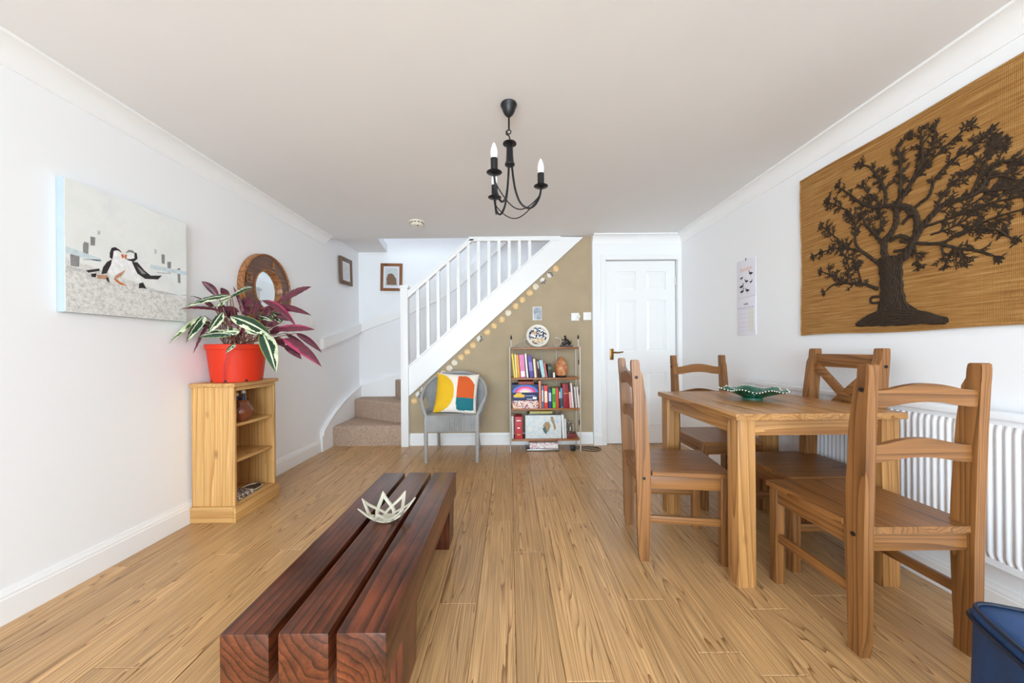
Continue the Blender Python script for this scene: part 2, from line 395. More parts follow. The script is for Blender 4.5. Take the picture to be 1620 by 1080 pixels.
# stairwell shell
sw = MB()
struct(MB().box(-2.057, XL, 3.86, 4.71, -.06, 4.6).obj('wall_stairs_left', 'wall'))
struct(MB().box(XL, 2.4, 4.61, 4.71, -.06, 4.6).obj('wall_stairs_back', 'wall'))
struct(MB().box(-1.945, 2.4, 3.84, 3.90, ZC + .12, 4.6).obj('wall_stairs_front', 'wall'))
struct(MB().box(2.3, 2.4, 3.9, 4.61, -.06, 4.6).obj('wall_stairs_right', 'wall'))
struct(MB().box(-1.945, 2.4, 3.84, 4.71, 4.6, 4.7).obj('ceiling_stairwell', 'ceiling'))
struct(MB().prism([(XL, 3.861), (-1.47, 3.861), (-1.583, 4.61), (XL, 4.61)], 2.315, 2.42).obj('ceiling_soffit', 'ceiling'))

# ------------------------------------------------------------------ staircase
st = thing('staircase', 'white painted staircase with beige carpeted winder steps and open balustrade', 'staircase', (-1.1, 3.86, 0))
def SP(p): return p
sx, sy = -1.1, 3.86
def stp(poly, z0, z1):
    bm = bmesh.new(); n = len(poly)
    vb = [bm.verts.new((x - sx, y - sy, z0)) for x, y in poly]; vt = [bm.verts.new((x - sx, y - sy, z1)) for x, y in poly]
    bm.faces.new(vb[::-1]); top = bm.faces.new(vt)
    for i in range(n): bm.faces.new((vb[i], vb[(i + 1) % n], vt[(i + 1) % n], vt[i]))
    bmesh.ops.bevel(bm, geom=list(top.edges), offset=.022, segments=3, affect='EDGES', profile=0.5)
    bm.verts.index_update(); b = MB().add([v.co.copy() for v in bm.verts], [[v.index for v in f.verts] for f in bm.faces]); bm.free()
    b.obj('step', 'carpet', st, angle=40)
stp([(-1.925, 3.845), (-1.145, 3.845), (-1.145, 3.98), (-1.925, 4.43)], 0.0, .22)
stp([(-1.925, 4.385), (-1.145, 3.925), (-1.10, 3.95), (-1.46, 4.605), (-1.925, 4.605)], .0, .44)
stp([(-1.12, 3.945), (-1.494, 4.605), (-.97, 4.605), (-.97, 3.90)], .2, .66)
for k in range(9):
    x = -1.0 + .2545 * k
    stp([(x, 3.905), (x + .275, 3.905), (x + .275, 4.595), (x, 4.595)], .60 + .22 * k, .88 + .22 * k)
nw = MB().box(-.068, .012, -.070, .010, 0, 1.70, .004).obj('newel_post', 'gloss', st)
MB().box(-.080, .024, -.082, .022, 1.70, 1.722, .005).box(-.073, .017, -.075, .015, 1.722, 1.733, .005).obj('newel_cap', 'gloss', nw)
sl = .8646
def zt(x): return .858 + sl * (x + 1.087)
def zb(x): return .538 + .898 * (x + 1.09)
xe = .508
MB().prism([(-1.087 - sx, zb(-1.087)), (.806 - sx, 2.24), (.52 - sx, 2.246), (-1.087 - sx, zt(-1.087) - .006)], -.045, -.005, 'Y').obj('string', 'gloss', st)
def slope_bar(x0, x1, zf, h, y0, y1, name, parent, clip=2.25):
    pts = [(x0 - sx, zf(x0)), (x1 - sx, zf(x1)), (x1 - sx, zf(x1) + h), (x0 - sx, zf(x0) + h)]
    return MB().prism(pts, y0, y1, 'Y').obj(name, 'gloss', parent)
slope_bar(-1.087, .485, lambda x: zt(x) - .008, .022, -.062, .010, 'base_rail', st)
hr = lambda x: 1.600 + .871 * (x + 1.087)
MB().prism([(-1.087 - sx, hr(-1.087)), (-.37 - sx, hr(-.37)), (-.415 - sx, hr(-.415) + .04), (-1.087 - sx, hr(-1.087) + .055)], -.058, .006, 'Y').prism([(-1.087 - sx, hr(-1.087) + .04), (-.41 - sx, hr(-.41) + .035), (-.418 - sx, hr(-.418) + .055), (-1.087 - sx, hr(-1.087) + .072)], -.068, .016, 'Y').obj('handrail', 'gloss', st)
MB().box(-.43 - sx, .56 - sx, -.058, .006, 2.205, 2.252, .004).obj('head_rail', 'gloss', st)
for i in range(12):
    x = -.986 + .1102 * i
    top = min(hr(x) + .02, 2.215)
    MB().box(-.0165, .0165, -.0165, .0165, zt(x) + .0, top, 0).obj('baluster', 'gloss', st, (x - sx, -.026, 0))
# wall string rising round the winders
ws = [(3.634, .0), (3.634, .16), (3.642, .203), (3.692, .241), (3.757, .286), (3.898, .36), (4.069, .438), (4.262, .5), (4.418, .543), (4.605, .584)]
MB().prism([(y - sy, z) for y, z in ws] + [(4.605 - sy, 0)], XL - sx + .002, -1.925 - sx, 'X').obj('wall_string', 'gloss', st, angle=20)
ed = MB(); path = [(-1.921 - sx, y - sy, z) for y, z in ws[1:]]
ed.tube(path, .013, 6); ed.obj('string_edge', 'gloss', st)
MB().prism([(-1.925 - sx, .3), (-1.925 - sx, .585), (-1.40 - sx, .74), (-.9 - sx, .86 + .2), (-.2 - sx, 1.85), (-.2 - sx, 1.2), (-1.0 - sx, .4)], 4.588 - sy, 4.607 - sy, 'Y').obj('back_string', 'gloss', st)
# wall rail boards
wr = thing('wall_handrail', 'flat white handrail board climbing the stairwell walls', 'handrail', (-1.93, 4.1, 1.1))
def wl(p): return (p[0] + 1.93, p[1] - 4.1, p[2] - 1.1)
b = MB(); q = [(3.655, 1.055), (4.60, 1.275), (4.60, 1.389), (3.655, 1.166)]
b.prism([(y - 4.1, z - 1.1) for y, z in q], XL + 1.932, -1.915 + 1.93, 'X').obj('rail_board', 'gloss', wr)
b = MB(); b.prism([(x + 1.93, z - 1.1) for x, z in [(-1.915, 1.28), (-1.30, 1.50), (-.90, 1.685), (-.64, 1.856), (0.6, 2.99), (.6, 3.12), (-.70, 1.95), (-1.30, 1.63), (-1.915, 1.395)]], 4.585 - 4.1, 4.608 - 4.1, 'Y').obj('rail_board', 'gloss', wr)

# ------------------------------------------------------------------ radiator on the right wall
rd = thing('radiator', 'long white ribbed panel radiator on the right wall', 'radiator', (1.80, 1.90, .22))
MB().box(-.012, .0, -.79, .815, 0, .57, .004).obj('panel', 'rad', rd)
MB().box(-.026, .035, -.795, .82, .548, .573, .004).obj('top_grille', 'rad', rd)
rib = MB(); pr = [(0, -.0095), (-.007, -.006), (-.010, 0), (-.007, .006), (0, .0095)]
def ribv(z, s): return [(x * s, y, z) for x, y in pr]
vs = ribv(.028, .1) + ribv(.05, 1) + ribv(.505, 1) + ribv(.527, .1); fs = []
for i in range(3):
    for j in range(4): fs.append((i * 5 + j, i * 5 + j + 1, i * 5 + 6 + j, i * 5 + 5 + j))
rm = rib.add(vs, fs).mesh('rib', 'rad', 50)
for i in range(65): link_mesh('rib', rm, rd, (-.0118, -.775 + i * .0244, 0))
for s in (-.79, .815): MB().box(-.012, .035, s - .003, s + .003, .002, .549, .001).obj('side_panel', 'rad', rd)
MB().tube([(.012, .78, .02), (.012, .78, -.215)], .0075, 8).obj('pipe', 'rad', rd)
for y in (-.6, .6): MB().box(.0, .058, y - .02, y + .02, .08, .46, .002).obj('bracket', 'rad', rd)

# ------------------------------------------------------------------ dining table
tb = thing('dining_table', 'small rectangular oak dining table with square legs', 'table', (1.3325, 1.91, 0))
hx, hy = .3675, .40
nb = 5
for i in range(nb):
    x0 = -hx + 2 * hx * i / nb; x1 = -hx + 2 * hx * (i + 1) / nb
    MB().box(x0 + .0002, x1 - .0002, -hy, hy, .727, .755, .003).obj('top_board', 'oakY', tb)
for sx_ in (-1, 1):
    for sy_ in (-1, 1):
        cx, cy = sx_ * (hx - .018 - .038), sy_ * (hy - .018 - .038)
        MB().box(cx - .038, cx + .038, cy - .038, cy + .038, 0, .727, .003).obj('leg', 'oakZ', tb)
for s in (-1, 1):
    MB().box(-hx + .094, hx - .094, s * (hy - .045) - .011, s * (hy - .045) + .011, .655, .727, .002).obj('apron', 'oakX', tb)
    MB().box(s * (hx - .045) - .011, s * (hx - .045) + .011, -hy + .094, hy - .094, .655, .727, .002).obj('apron', 'oakY', tb)

# ------------------------------------------------------------------ chairs
def arch_rail(z0, z1, rise, y, th, n=12, hw=.17):
    """a back rail with an arched top and bottom edge, bowed a little"""
    b = MB(); vs = []
    for i in range(n + 1):
        t = i / n; x = -hw + 2 * hw * t; a = math.sin(PI * min(max((t - .12) / .76, 0), 1)) ** 1.0 * rise
        for (dy, z) in ((0, z0 + a * .75), (th, z0 + a * .75), (th, z1 + a), (0, z1 + a)): vs.append((x, y + dy, z))
    fs = []
    for i in range(n):
        for j in range(4): fs.append((i * 4 + j, i * 4 + (j + 1) % 4, i * 4 + 4 + (j + 1) % 4, i * 4 + 4 + j))
    fs += [(3, 2, 1, 0), tuple(n * 4 + j for j in range(4))]
    return b.add(vs, fs)
def post_profile(top, lean):
    # (rear y, front y, z) with a shaped head and foot
    return [(.004, .050, 0), (-.004, .048, .06), (-.006, .052, .16), (-.010, .058, .40), (-.014, .054, .52), (-.022 - lean * .4, .038 - lean * .4, .78),
            (-.028 - lean, .022 - lean, top - .075), (-.030 - lean, .010 - lean, top - .05), (-.031 - lean, .008 - lean, top - .02), (-.030 - lean, .005 - lean, top - .004), (-.024 - lean, .0 - lean, top)]
def make_chair(label, xback=False):
    r = thing('dining_chair', label, 'chair', group='waxed pine dining chairs')
    top = 1.03 if xback else .982; lean = .012 if xback else 0
    pp = post_profile(top, lean); hw = .2
    wx = .034 if not xback else .040
    for s in (-1, 1):
        poly = [(a, z) for a, f, z in pp] + [(f, z) for a, f, z in reversed(pp)]
        x0 = s * hw; x1 = s * (hw - wx)
        p = MB().prism(poly, min(x0, x1), max(x0, x1), 'X').obj('rear_post', 'honeyZ', r, angle=30)
        for z in ((.405, top - .085) if True else ()):
            yc = .024 if z < .5 else -.008 - lean
            MB().lathe([(.0075, 0), (.0075, .0025), (.004, .004), (.0, .004)], 10, axis='X').obj('bolt', 'bolt', p, (x0 if s > 0 else x0 - .004, yc, z)).rotation_euler = (0, 0, 0)
        MB().box(min(s * hw, s * (hw - .04)), max(s * hw, s * (hw - .04)), .375, .415, 0, .418, .003).obj('front_leg', 'honeyZ', r)
        xr = s * (hw - .018)
        MB().box(xr - .010, xr + .010, .05, .38, .355, .418, .002).obj('seat_rail', 'honeyY', r)
        MB().box(xr - .009, xr + .009, .045, .38, .185, .22, .002).obj('stretcher', 'honeyY', r)
    MB().box(-hw + .036, hw - .036, .008, .028, .355, .418, .002).obj('seat_rail', 'honeyX', r)
    MB().box(-hw + .038, hw - .038, .388, .408, .355, .418, .002).obj('seat_rail', 'honeyX', r)
    # seat of glued boards notched between the rear posts
    k = 4
    for i in range(k):
        x0 = -hw - .006 + (2 * hw + .012) * i / k; x1 = -hw - .006 + (2 * hw + .012) * (i + 1) / k
        y0 = .062 if i in (0, k - 1) else -.002
        b = MB()
        if i in (0, k - 1):
            xi = (x0, -hw + wx + .002) if i == 0 else (hw - wx - .002, x1)
            o = (-hw + wx + .002, x1) if i == 0 else (x0, hw - wx - .002)
            poly = ([(x0 + .0003, .062), (-hw + wx + .002, .062), (-hw + wx + .002, -.002), (x1 - .0003, -.002), (x1 - .0003, .428), (x0 + .0003, .428)] if i == 0 else
                    [(x0 + .0003, -.002), (hw - wx - .002, -.002), (hw - wx - .002, .062), (x1 - .0003, .062), (x1 - .0003, .428), (x0 + .0003, .428)])
            b.prism(poly, .4182, .44, 'Z')
        else: b.box(x0 + .0003, x1 - .0003, -.002, .428, .4182, .44, .0)
        b.obj('seat_board', 'honeyY', r, angle=20)
    if not xback:
        arch_rail(.840, .895, .022, -.020, .020).obj('top_rail', 'honeyX', r, angle=30)
        arch_rail(.655, .712, .022, -.004, .020).obj('mid_rail', 'honeyX', r, angle=30)
    else:
        MB().box(-.165, .165, -.034, -.012, .930, 1.0, .003).obj('top_rail', 'honeyX', r)
        MB().box(-.165, .165, -.012, .010, .600, .650, .003).obj('mid_rail', 'honeyX', r)
        for s in (-1, 1):
            L = math.hypot(.31, .29); a = math.atan2(.29, .31) * s
            mt = Matrix.Translation((0, -.020 + (.006 if s > 0 else -.002), .790)) @ Matrix.Rotation(-a, 4, 'Y') @ Matrix.Translation((0, 0, 0))
            MB().box(-L / 2, L / 2, -.008, .010, -.021, .021, .002, mat=mt @ Matrix.Identity(4)).obj('cross_brace', 'honeyX', r)
    return r
ch = make_chair('waxed pine dining chair in the foreground, its arched back rails towards the viewer')
ch.location = (1.362, 1.176, 0)
c2 = copy_tree(ch); c2['label'] = 'waxed pine dining chair at the far end of the table, facing the viewer'
c2.location = (1.425, 2.672, 0); c2.rotation_euler = (0, 0, PI)
c3 = copy_tree(ch); c3['label'] = 'waxed pine dining chair seen side on, on the open-floor side of the table'
c3.location = (.655, 1.928, 0); c3.rotation_euler = (0, 0, math.radians(-98.0))
cx = make_chair('pine dining chair with a crossed back, standing against the radiator', True)
cx.location = (1.712, 1.83, 0); cx.rotation_euler = (0, 0, PI / 2)

# ------------------------------------------------------------------ green leaf dish on the table
M['green'] = speckle('green_majolica_glaze', [(4, 40, 30), (10, 92, 66), (30, 130, 98)], 26, 0.12, 'noise')
M['cream'] = plain('cream_bead_glaze', (226, 226, 205), 0.25)
gd = thing('leaf_dish', 'shallow green glazed leaf dish with beaded wavy rim on the dining table', 'dish', (1.315, 1.92, .7555))
def dish(u, v, dz=0):
    t = 2 * PI * u; wob = 1 + .07 * math.sin(5 * t) + .03 * math.sin(11 * t)
    r0 = [.052, .052, .046, .075, .120, .155][min(int(v * 5), 5)]
    k = v * 5; i = min(int(k), 4); f = k - i
    R = [.050, .047, .060, .090, .122, .150]; Z = [0, .012, .020, .032, .046, .054]
    rr = R[i] * (1 - f) + R[i + 1] * f; z = Z[i] * (1 - f) + Z[i + 1] * f
    s = max(0, (v - .4) / .6)
    rr *= 1 + (wob - 1) * s
    return (rr * math.cos(t), rr * math.sin(t), z + dz + .006 * s * math.sin(7 * t))
gb = MB(); gb.grid(lambda u, v: dish(u, v), 60, 10); gb.grid(lambda u, v: dish(u, .35 + .65 * (1 - v), .004), 60, 8)
gb.lathe([(.0, .021), (.058, .0205)], 30, cap=False); gb.lathe([(0, .001), (.05, .001)], 30, cap=False)
gb.obj('bowl', 'green', gd, angle=60)
bead = MB()
for i in range(64):
    p = dish(i / 64, 1.0, .004); bead.lathe([(0, -.0035), (.0028, -.0022), (.0036, 0), (.0028, .0022), (0, .0035)], 6, p)
bead.obj('beaded_rim', 'cream', gd)

# ------------------------------------------------------------------ coffee table of three beams
bn = thing('coffee_table', 'low dark red hardwood coffee table made of three thick beams', 'coffee table', (-.5175, 1.447, 0))
bm0 = (-.724, -.601), (-.580, -.454), (-.436, -.311)
rb = random.Random(5)
for (x0, x1) in bm0:
    yy = rb.uniform(-.006, .006)
    w2, h2, l2 = (x1 - x0) / 2, .0625, .574
    MB().box(-w2, w2, -l2, l2, -h2, h2, .006).obj('beam', 'darkY', bn, ((x0 + x1) / 2 + .5175, yy, .34 - h2))
for (y0, y1) in ((1.04, 1.19), (1.84, 1.98)):
    MB().prism([(-.195, 0), (.195, 0), (.200, .215), (-.200, .215)], y0 - 1.447, y1 - 1.447, 'Y').obj('leg', 'darkZ', bn)
# woven lotus bowl
M['ceramic'] = plain('pale_glazed_ceramic', (196, 190, 172), 0.3, var=0.08, vscale=30)
lb = thing('lotus_bowl', 'pale open lotus shaped bowl of interlaced strips on the coffee table', 'bowl', (-.512, 1.463, .341))
for i in range(7):
    a = 2 * PI * i / 7 + .25
    pts = []
    for t in [j / 16 for j in range(17)]:
        # petal strip: rises from the base, comes to a point, returns to the base
        k = 1 - abs(2 * t - 1); side = (t - .5) * 2
        rr = .036 + .074 * k ** .9; z = .007 + .066 * k ** 1.25
        ang = a + side * 1.02 * (1 - k) ** .85
        if k > .97: ang = a
        pts.append((rr * math.cos(ang), rr * math.sin(ang), z))
    MB().tube(pts, .0078, 8, flat=.45, fd=(math.cos(a) * .6, math.sin(a) * .6, -.8)).obj('petal', 'ceramic', lb, angle=60)
MB().lathe([(.0, .0), (.034, .0), (.040, .004), (.034, .009), (.0, .008)], 24).obj('base', 'ceramic', lb)

# ------------------------------------------------------------------ pine bookcase by the left wall
bc = thing('pine_bookcase', 'narrow antique pine bookcase with open shelves by the left wall', 'bookcase', (-1.80, 2.344, 0))
# local: x from -.14 (wall) to .133 (front), y from -.2 to .2
xb, xf = -.140, .122
for y0, y1 in ((-.19, -.172), (.172, .19)):
    MB().box(xb, xf, y0, y1, .0, .822, .002).obj('side_panel', 'pineZ', bc)
MB().box(xb + .001, xb + .012, -.1715, .1715, .05, .82, 0).obj('back_panel', 'pineZ', bc)
for z in (.352, .572): MB().box(xb + .013, xf - .012, -.1715, .1715, z, z + .018, .002).obj('shelf', 'pineY', bc)
MB().box(xb + .013, xf - .002, -.1715, .1715, .088, .104, .002).obj('bottom_board', 'pineY', bc)
MB().box(xf - .018, xf - .001, -.1715, .1715, .797, .8215, .001).obj('top_rail', 'pineY', bc)
MB().box(xb - .002, xf + .016, -.206, .206, .8225, .846, .007).obj('top', 'pineY', bc)
pl = MB()
def plinth(b):
    b.box(xf + .0005, xf + .0145, -.2045, .2045, 0, .092, .003)
MB().box(xf + .0005, xf + .0145, -.2045, .2045, 0, .098, .004).obj('plinth', 'pineY', bc)
for y0, y1 in ((-.2045, -.1905), (.1905, .2045)): MB().box(xb, xf, y0, y1, 0, .098, .004).obj('plinth', 'pineX', bc)
# jug holding figures on the top shelf
M['lustre'] = plain('copper_lustre_glaze', (112, 58, 34), 0.2, var=0.3, vscale=18)
M['figcream'] = plain('pale_figure_paint', (214, 204, 188), 0.5)
M['navy'] = plain('navy_paint', (36, 48, 72), 0.5)
jg = thing('copper_jug', 'round brown lustre jug with small figures standing in it on the bookcase', 'jug', (-1.737, 2.285, .5905)); jg.scale = (1.12, 1.12, 1.12)
MB().lathe([(.0, 0), (.034, 0), (.040, .006), (.056, .03), (.062, .055), (.056, .08), (.042, .098), (.038, .112), (.044, .124), (.040, .124), (.034, .112), (.0, .108)], 28).obj('body', 'lustre', jg)
MB().tube([(.03, -.055, .085), (.03, -.072, .075), (.03, -.075, .05), (.03, -.06, .03)], .006, 8).obj('handle', 'lustre', jg)
for k, (dx, dy, h) in enumerate(((-.012, -.016, .055), (.012, .004, .07), (.0, .022, .058))):
    f = MB().lathe([(.013, 0), (.014, .02), (.009, .035), (.007, h - .02), (.0, h - .018)], 10).obj('figure', 'navy' if k < 2 else 'figcream', jg, (dx, dy, .108))
    MB().lathe([(0, 0), (.009, .004), (.012, .012), (.009, .02), (0, .024)], 10).obj('head', 'figcream', f, (0, 0, h - .022))
M['pattern'] = speckle('patterned_box_print', [(60, 52, 50), (190, 176, 160), (120, 100, 96), (214, 206, 190)], 110, 0.5)
bx = MB().box(-.045, .045, -.075, .075, 0, .035, .004).obj('patterned_box', 'pattern', None, (-1.742, 2.262, .1045)); tag(bx, 'small box with a busy grey pattern on the lowest bookcase shelf', 'box')
M['slate'] = plain('dark_slate', (66, 58, 56), 0.35)
dt = thing('oval_tray', 'dark oval tray with a silver edge behind the patterned box', 'tray', (-1.765, 2.40, .1045))
tv = [(.055 * math.cos(t), .085 * math.sin(t), 0) for t in [2 * PI * i / 32 for i in range(32)]]
MB().prism([(p[0], p[1]) for p in tv], 0, .008).obj('plate', 'slate', dt)
MB().tube([(p[0], p[1], .010) for p in tv], .005, 6, closed=True).obj('rim', 'chrome', dt)

# ------------------------------------------------------------------ potted plant
pt = thing('potted_plant', 'maroon and variegated green leafy plant in an orange plastic pot', 'plant', (-1.775, 2.31, .8465))
pot = MB().lathe([(0, .004), (.128, .004), (.130, .0), (.136, .002), (.158, .205), (.166, .207), (.168, .235), (.163, .238), (.158, .232), (.150, .19), (0, .185)], 48).obj('pot', 'terracotta', pt, angle=30)
MB().lathe([(0, .208), (.08, .204), (.153, .196)], 32, cap=False).obj('soil', 'soil', pt)
for i in range(8):
    a = 2 * PI * i / 8 + .2; r_ = .1358
    mt = Matrix.Rotation(a, 4, 'Z')
    MB().box(r_ - .002, r_ + .0018, -.007, .007, .003, .016, 0, mat=mt).obj('drain_slot', 'bolt', pot)
def leafmat(name, a, rough=.35): return plain(name, a, rough, var=.18, vscale=25)
M['lgreen'] = leafmat('leaf_green', (30, 58, 38)); M['lcream'] = leafmat('leaf_cream', (206, 212, 176)); M['llime'] = leafmat('leaf_lime', (120, 140, 70))
M['lmaroon'] = leafmat('leaf_maroon', (92, 34, 48)); M['ldark'] = leafmat('leaf_dark_maroon', (64, 26, 38)); M['lpink'] = leafmat('leaf_pink', (160, 48, 84)); M['lstem'] = leafmat('leaf_stem', (124, 76, 60))
LM = ['lgreen', 'lcream', 'llime', 'lmaroon', 'ldark', 'lpink']
rl = random.Random(11)
def make_leaf(kind, B, E, wid):
    B = Vector(B) - Vector(pt.location); E = Vector(E) - Vector(pt.location)
    d = E - B; L = d.length; dn = d.normalized()
    f = Vector((rl.uniform(-.2, .4), -.85, rl.uniform(.2, .6)))
    f = (f - dn * f.dot(dn)).normalized(); sd = dn.cross(f).normalized()
    nu, nv = 16, 20; sag = L * rl.uniform(.04, .12); cream_side = rl.choice((-1, 1)); seed = rl.uniform(0, 50)
    def pos(u, v):
        x = (u - .5) * 2; wv = (math.sin(PI * min(v * 1.02, 1) ** .8) ** .75) * .56 * wid
        if v > .985: wv = 0
        p = B + d * v + Vector((0, 0, 1)) * (4 * v * (1 - v) * sag) + sd * (x * wv) + f * (-(abs(x) ** 1.5) * wv * .28 + .0015 * math.sin(v * 40 + x * 3))
        return p
    def mi(u, v):
        x = (u - .5) * 2; nz = noise.noise(Vector((x * 1.5, v * 5, seed)))
        if kind == 'G':
            if abs(x) < .10: return 1
            if x * cream_side > .62 + nz * .7: return 1
            if abs(x) > .90: return 2
            return 0
        if kind == 'P':
            if abs(x) < .2 or nz > .0: return 1
            return 2 if nz > -.15 else 0
        if kind == 'K':
            if x * cream_side > .3 + nz * .8: return 5
            return 3
        return 3 if (nz > -.25) else 4
    b = MB(); b.grid(pos, nu, nv, mi)
    return b.obj('leaf', LM, pt, angle=60)
LEAVES = [
 ('M',(-1.849, 2.25, 1.387),(-1.915, 2.204, 1.477),0.039),
 ('G',(-1.701, 2.17, 1.382),(-1.915, 2.093, 1.304),0.045),
 ('G',(-1.748, 2.22, 1.381),(-1.594, 2.2, 1.436),0.042),
 ('M',(-1.915, 2.227, 1.358),(-1.915, 2.129, 1.373),0.026),
 ('M',(-1.784, 2.19, 1.294),(-1.915, 2.063, 1.289),0.029),
 ('P',(-1.915, 2.188, 1.261),(-1.915, 1.992, 1.088),0.051),
 ('G',(-1.867, 2.17, 1.259),(-1.915, 2.095, 1.093),0.066),
 ('G',(-1.743, 2.15, 1.277),(-1.789, 2.102, 1.148),0.061),
 ('M',(-1.851, 2.18, 1.21),(-1.915, 2.144, 1.029),0.025),
 ('G',(-1.702, 2.17, 1.143),(-1.87, 2.13, 1.126),0.050),
 ('G',(-1.678, 2.13, 1.25),(-1.391, 2.074, 1.124),0.069),
 ('G',(-1.482, 2.12, 1.155),(-1.359, 2.06, 0.912),0.077),
 ('M',(-1.503, 2.29, 1.355),(-1.28, 2.298, 1.455),0.057),
 ('M',(-1.555, 2.27, 1.327),(-1.266, 2.27, 1.264),0.041),
 ('K',(-1.546, 2.22, 1.359),(-1.324, 2.2, 1.191),0.042),
 ('K',(-1.46, 2.19, 1.175),(-1.184, 2.158, 1.167),0.048),
 ('M',(-1.367, 2.27, 1.153),(-1.203, 2.27, 1.026),0.035),
 ('K',(-1.389, 2.17, 1.115),(-1.13, 2.13, 0.942),0.054),
 ('M',(-1.413, 2.22, 1.075),(-1.292, 2.2, 0.986),0.042),
 ('M',(-1.448, 2.29, 1.154),(-1.275, 2.298, 1.005),0.030),
 ('M',(-1.727, 2.27, 1.363),(-1.633, 2.27, 1.345),0.060),
 ('M',(-1.63, 2.23, 1.276),(-1.554, 2.214, 1.358),0.051),
 ('M',(-1.68, 2.24, 1.277),(-1.737, 2.228, 1.45),0.017),
 ('G',(-1.616, 2.27, 1.267),(-1.513, 2.27, 1.231),0.036),
 ('G',(-1.487, 2.31, 1.226),(-1.567, 2.326, 1.289),0.044),
 ('G',(-1.639, 2.12, 1.084),(-1.652, 2.06, 1.028),0.024),
 ('M',(-1.815, 2.25, 1.318),(-1.707, 2.242, 1.286),0.036),
 ('P',(-1.833, 2.21, 1.322),(-1.713, 2.186, 1.368),0.038),
 ('M',(-1.892, 2.27, 1.329),(-1.915, 2.217, 1.353),0.036),
 ('M',(-1.494, 2.18, 1.199),(-1.4, 2.144, 1.2),0.043),
 ('M',(-1.602, 2.25, 1.188),(-1.528, 2.242, 1.229),0.043),
 ('M',(-1.691, 2.22, 1.144),(-1.642, 2.2, 1.193),0.038),
 ('M',(-1.485, 2.24, 1.127),(-1.41, 2.228, 1.058),0.038),
 ('M',(-1.573, 2.27, 1.266),(-1.529, 2.27, 1.305),0.035),
 ('M',(-1.806, 2.27, 1.268),(-1.866, 2.27, 1.346),0.047),
 ('M',(-1.778, 2.29, 1.244),(-1.828, 2.298, 1.324),0.052),
 ('M',(-1.699, 2.3, 1.27),(-1.759, 2.312, 1.351),0.052),
 ('G',(-1.62, 2.17, 1.191),(-1.509, 2.13, 1.139),0.050),
 ('M',(-1.583, 2.21, 1.143),(-1.49, 2.186, 1.175),0.046),
 ('G',(-1.885, 2.24, 1.189),(-1.915, 2.197, 1.229),0.047),
 ('M',(-1.683, 2.21, 1.194),(-1.731, 2.186, 1.227),0.042),
 ('M',(-1.539, 2.27, 1.154),(-1.453, 2.27, 1.188),0.047),
 ('K',(-1.621, 2.29, 1.304),(-1.487, 2.298, 1.321),0.044),
 ('P',(-1.668, 2.19, 1.16),(-1.759, 2.158, 1.151),0.042),
 ('M',(-1.645, 2.25, 1.214),(-1.587, 2.242, 1.264),0.051),
 ('M',(-1.508, 2.29, 1.268),(-1.4, 2.298, 1.233),0.044),
 ('G',(-1.84, 2.29, 1.218),(-1.907, 2.298, 1.272),0.048),
 ('M',(-1.829, 2.3, 1.385),(-1.882, 2.312, 1.457),0.039),
]
for (k, B, E, wd) in LEAVES:
    make_leaf(k, B, E, wd)
    b0 = Vector(B) - Vector(pt.location); a = rl.uniform(0, 6.28); q = Vector((.07 * math.cos(a), .06 * math.sin(a), .19))
    md = (b0 + q) / 2 + Vector((0, 0, .03)); 
    MB().tube([q, q.lerp(md, .6), md.lerp(b0, .3), md.lerp(b0, .7), b0], [.0035, .003, .003, .0026, .0022], 6).obj('stem', 'lstem', pt)
MB().tube([(.08, -.155, .22), (.075, -.178, .18), (.05, -.172, .10), (.035, -.155, .03), (.03, -.150, .005)], .0022, 6).obj('stem', 'lpink', pt)

# ------------------------------------------------------------------ canvas with two puffins
cv = thing('canvas_painting', 'square pale canvas painting of two puffins on a beach', 'painting', (XL, 1.82, 1.51))
M['canvas'] = speckle('canvas_pale_sky', [(226, 230, 230), (238, 240, 238), (230, 234, 230)], 4, 0.8, 'noise')
M['canvas_edge'] = plain('canvas_edge', (172, 186, 194), 0.8)
M['sand'] = speckle('painted_sand', [(176, 174, 168), (222, 222, 218), (240, 240, 238)], 70, 0.8, 'noise')
PC = dict(k=(48, 42, 44), w=(244, 244, 246), o=(206, 112, 66), t=(196, 150, 122), g=(142, 142, 142), h=(196, 198, 198), s=(206, 220, 226))
for k_, v_ in PC.items(): M['paint_' + k_] = plain('paint_' + k_, v_, .75, var=.12, vscale=60)
MB().box(.002, .0345, -.290, .290, -.293, .293, .003).obj('stretcher_edge', 'canvas_edge', cv)
MB().box(.0346, .036, -.2885, .2885, -.2915, .2915).obj('canvas_face', 'canvas', cv)
MB().prism([(-.287, -.290), (.287, -.290), (.287, -.155), (.10, -.13), (-.287, -.055)], .0361, .0364, 'X').obj('painted_sand', 'sand', cv)
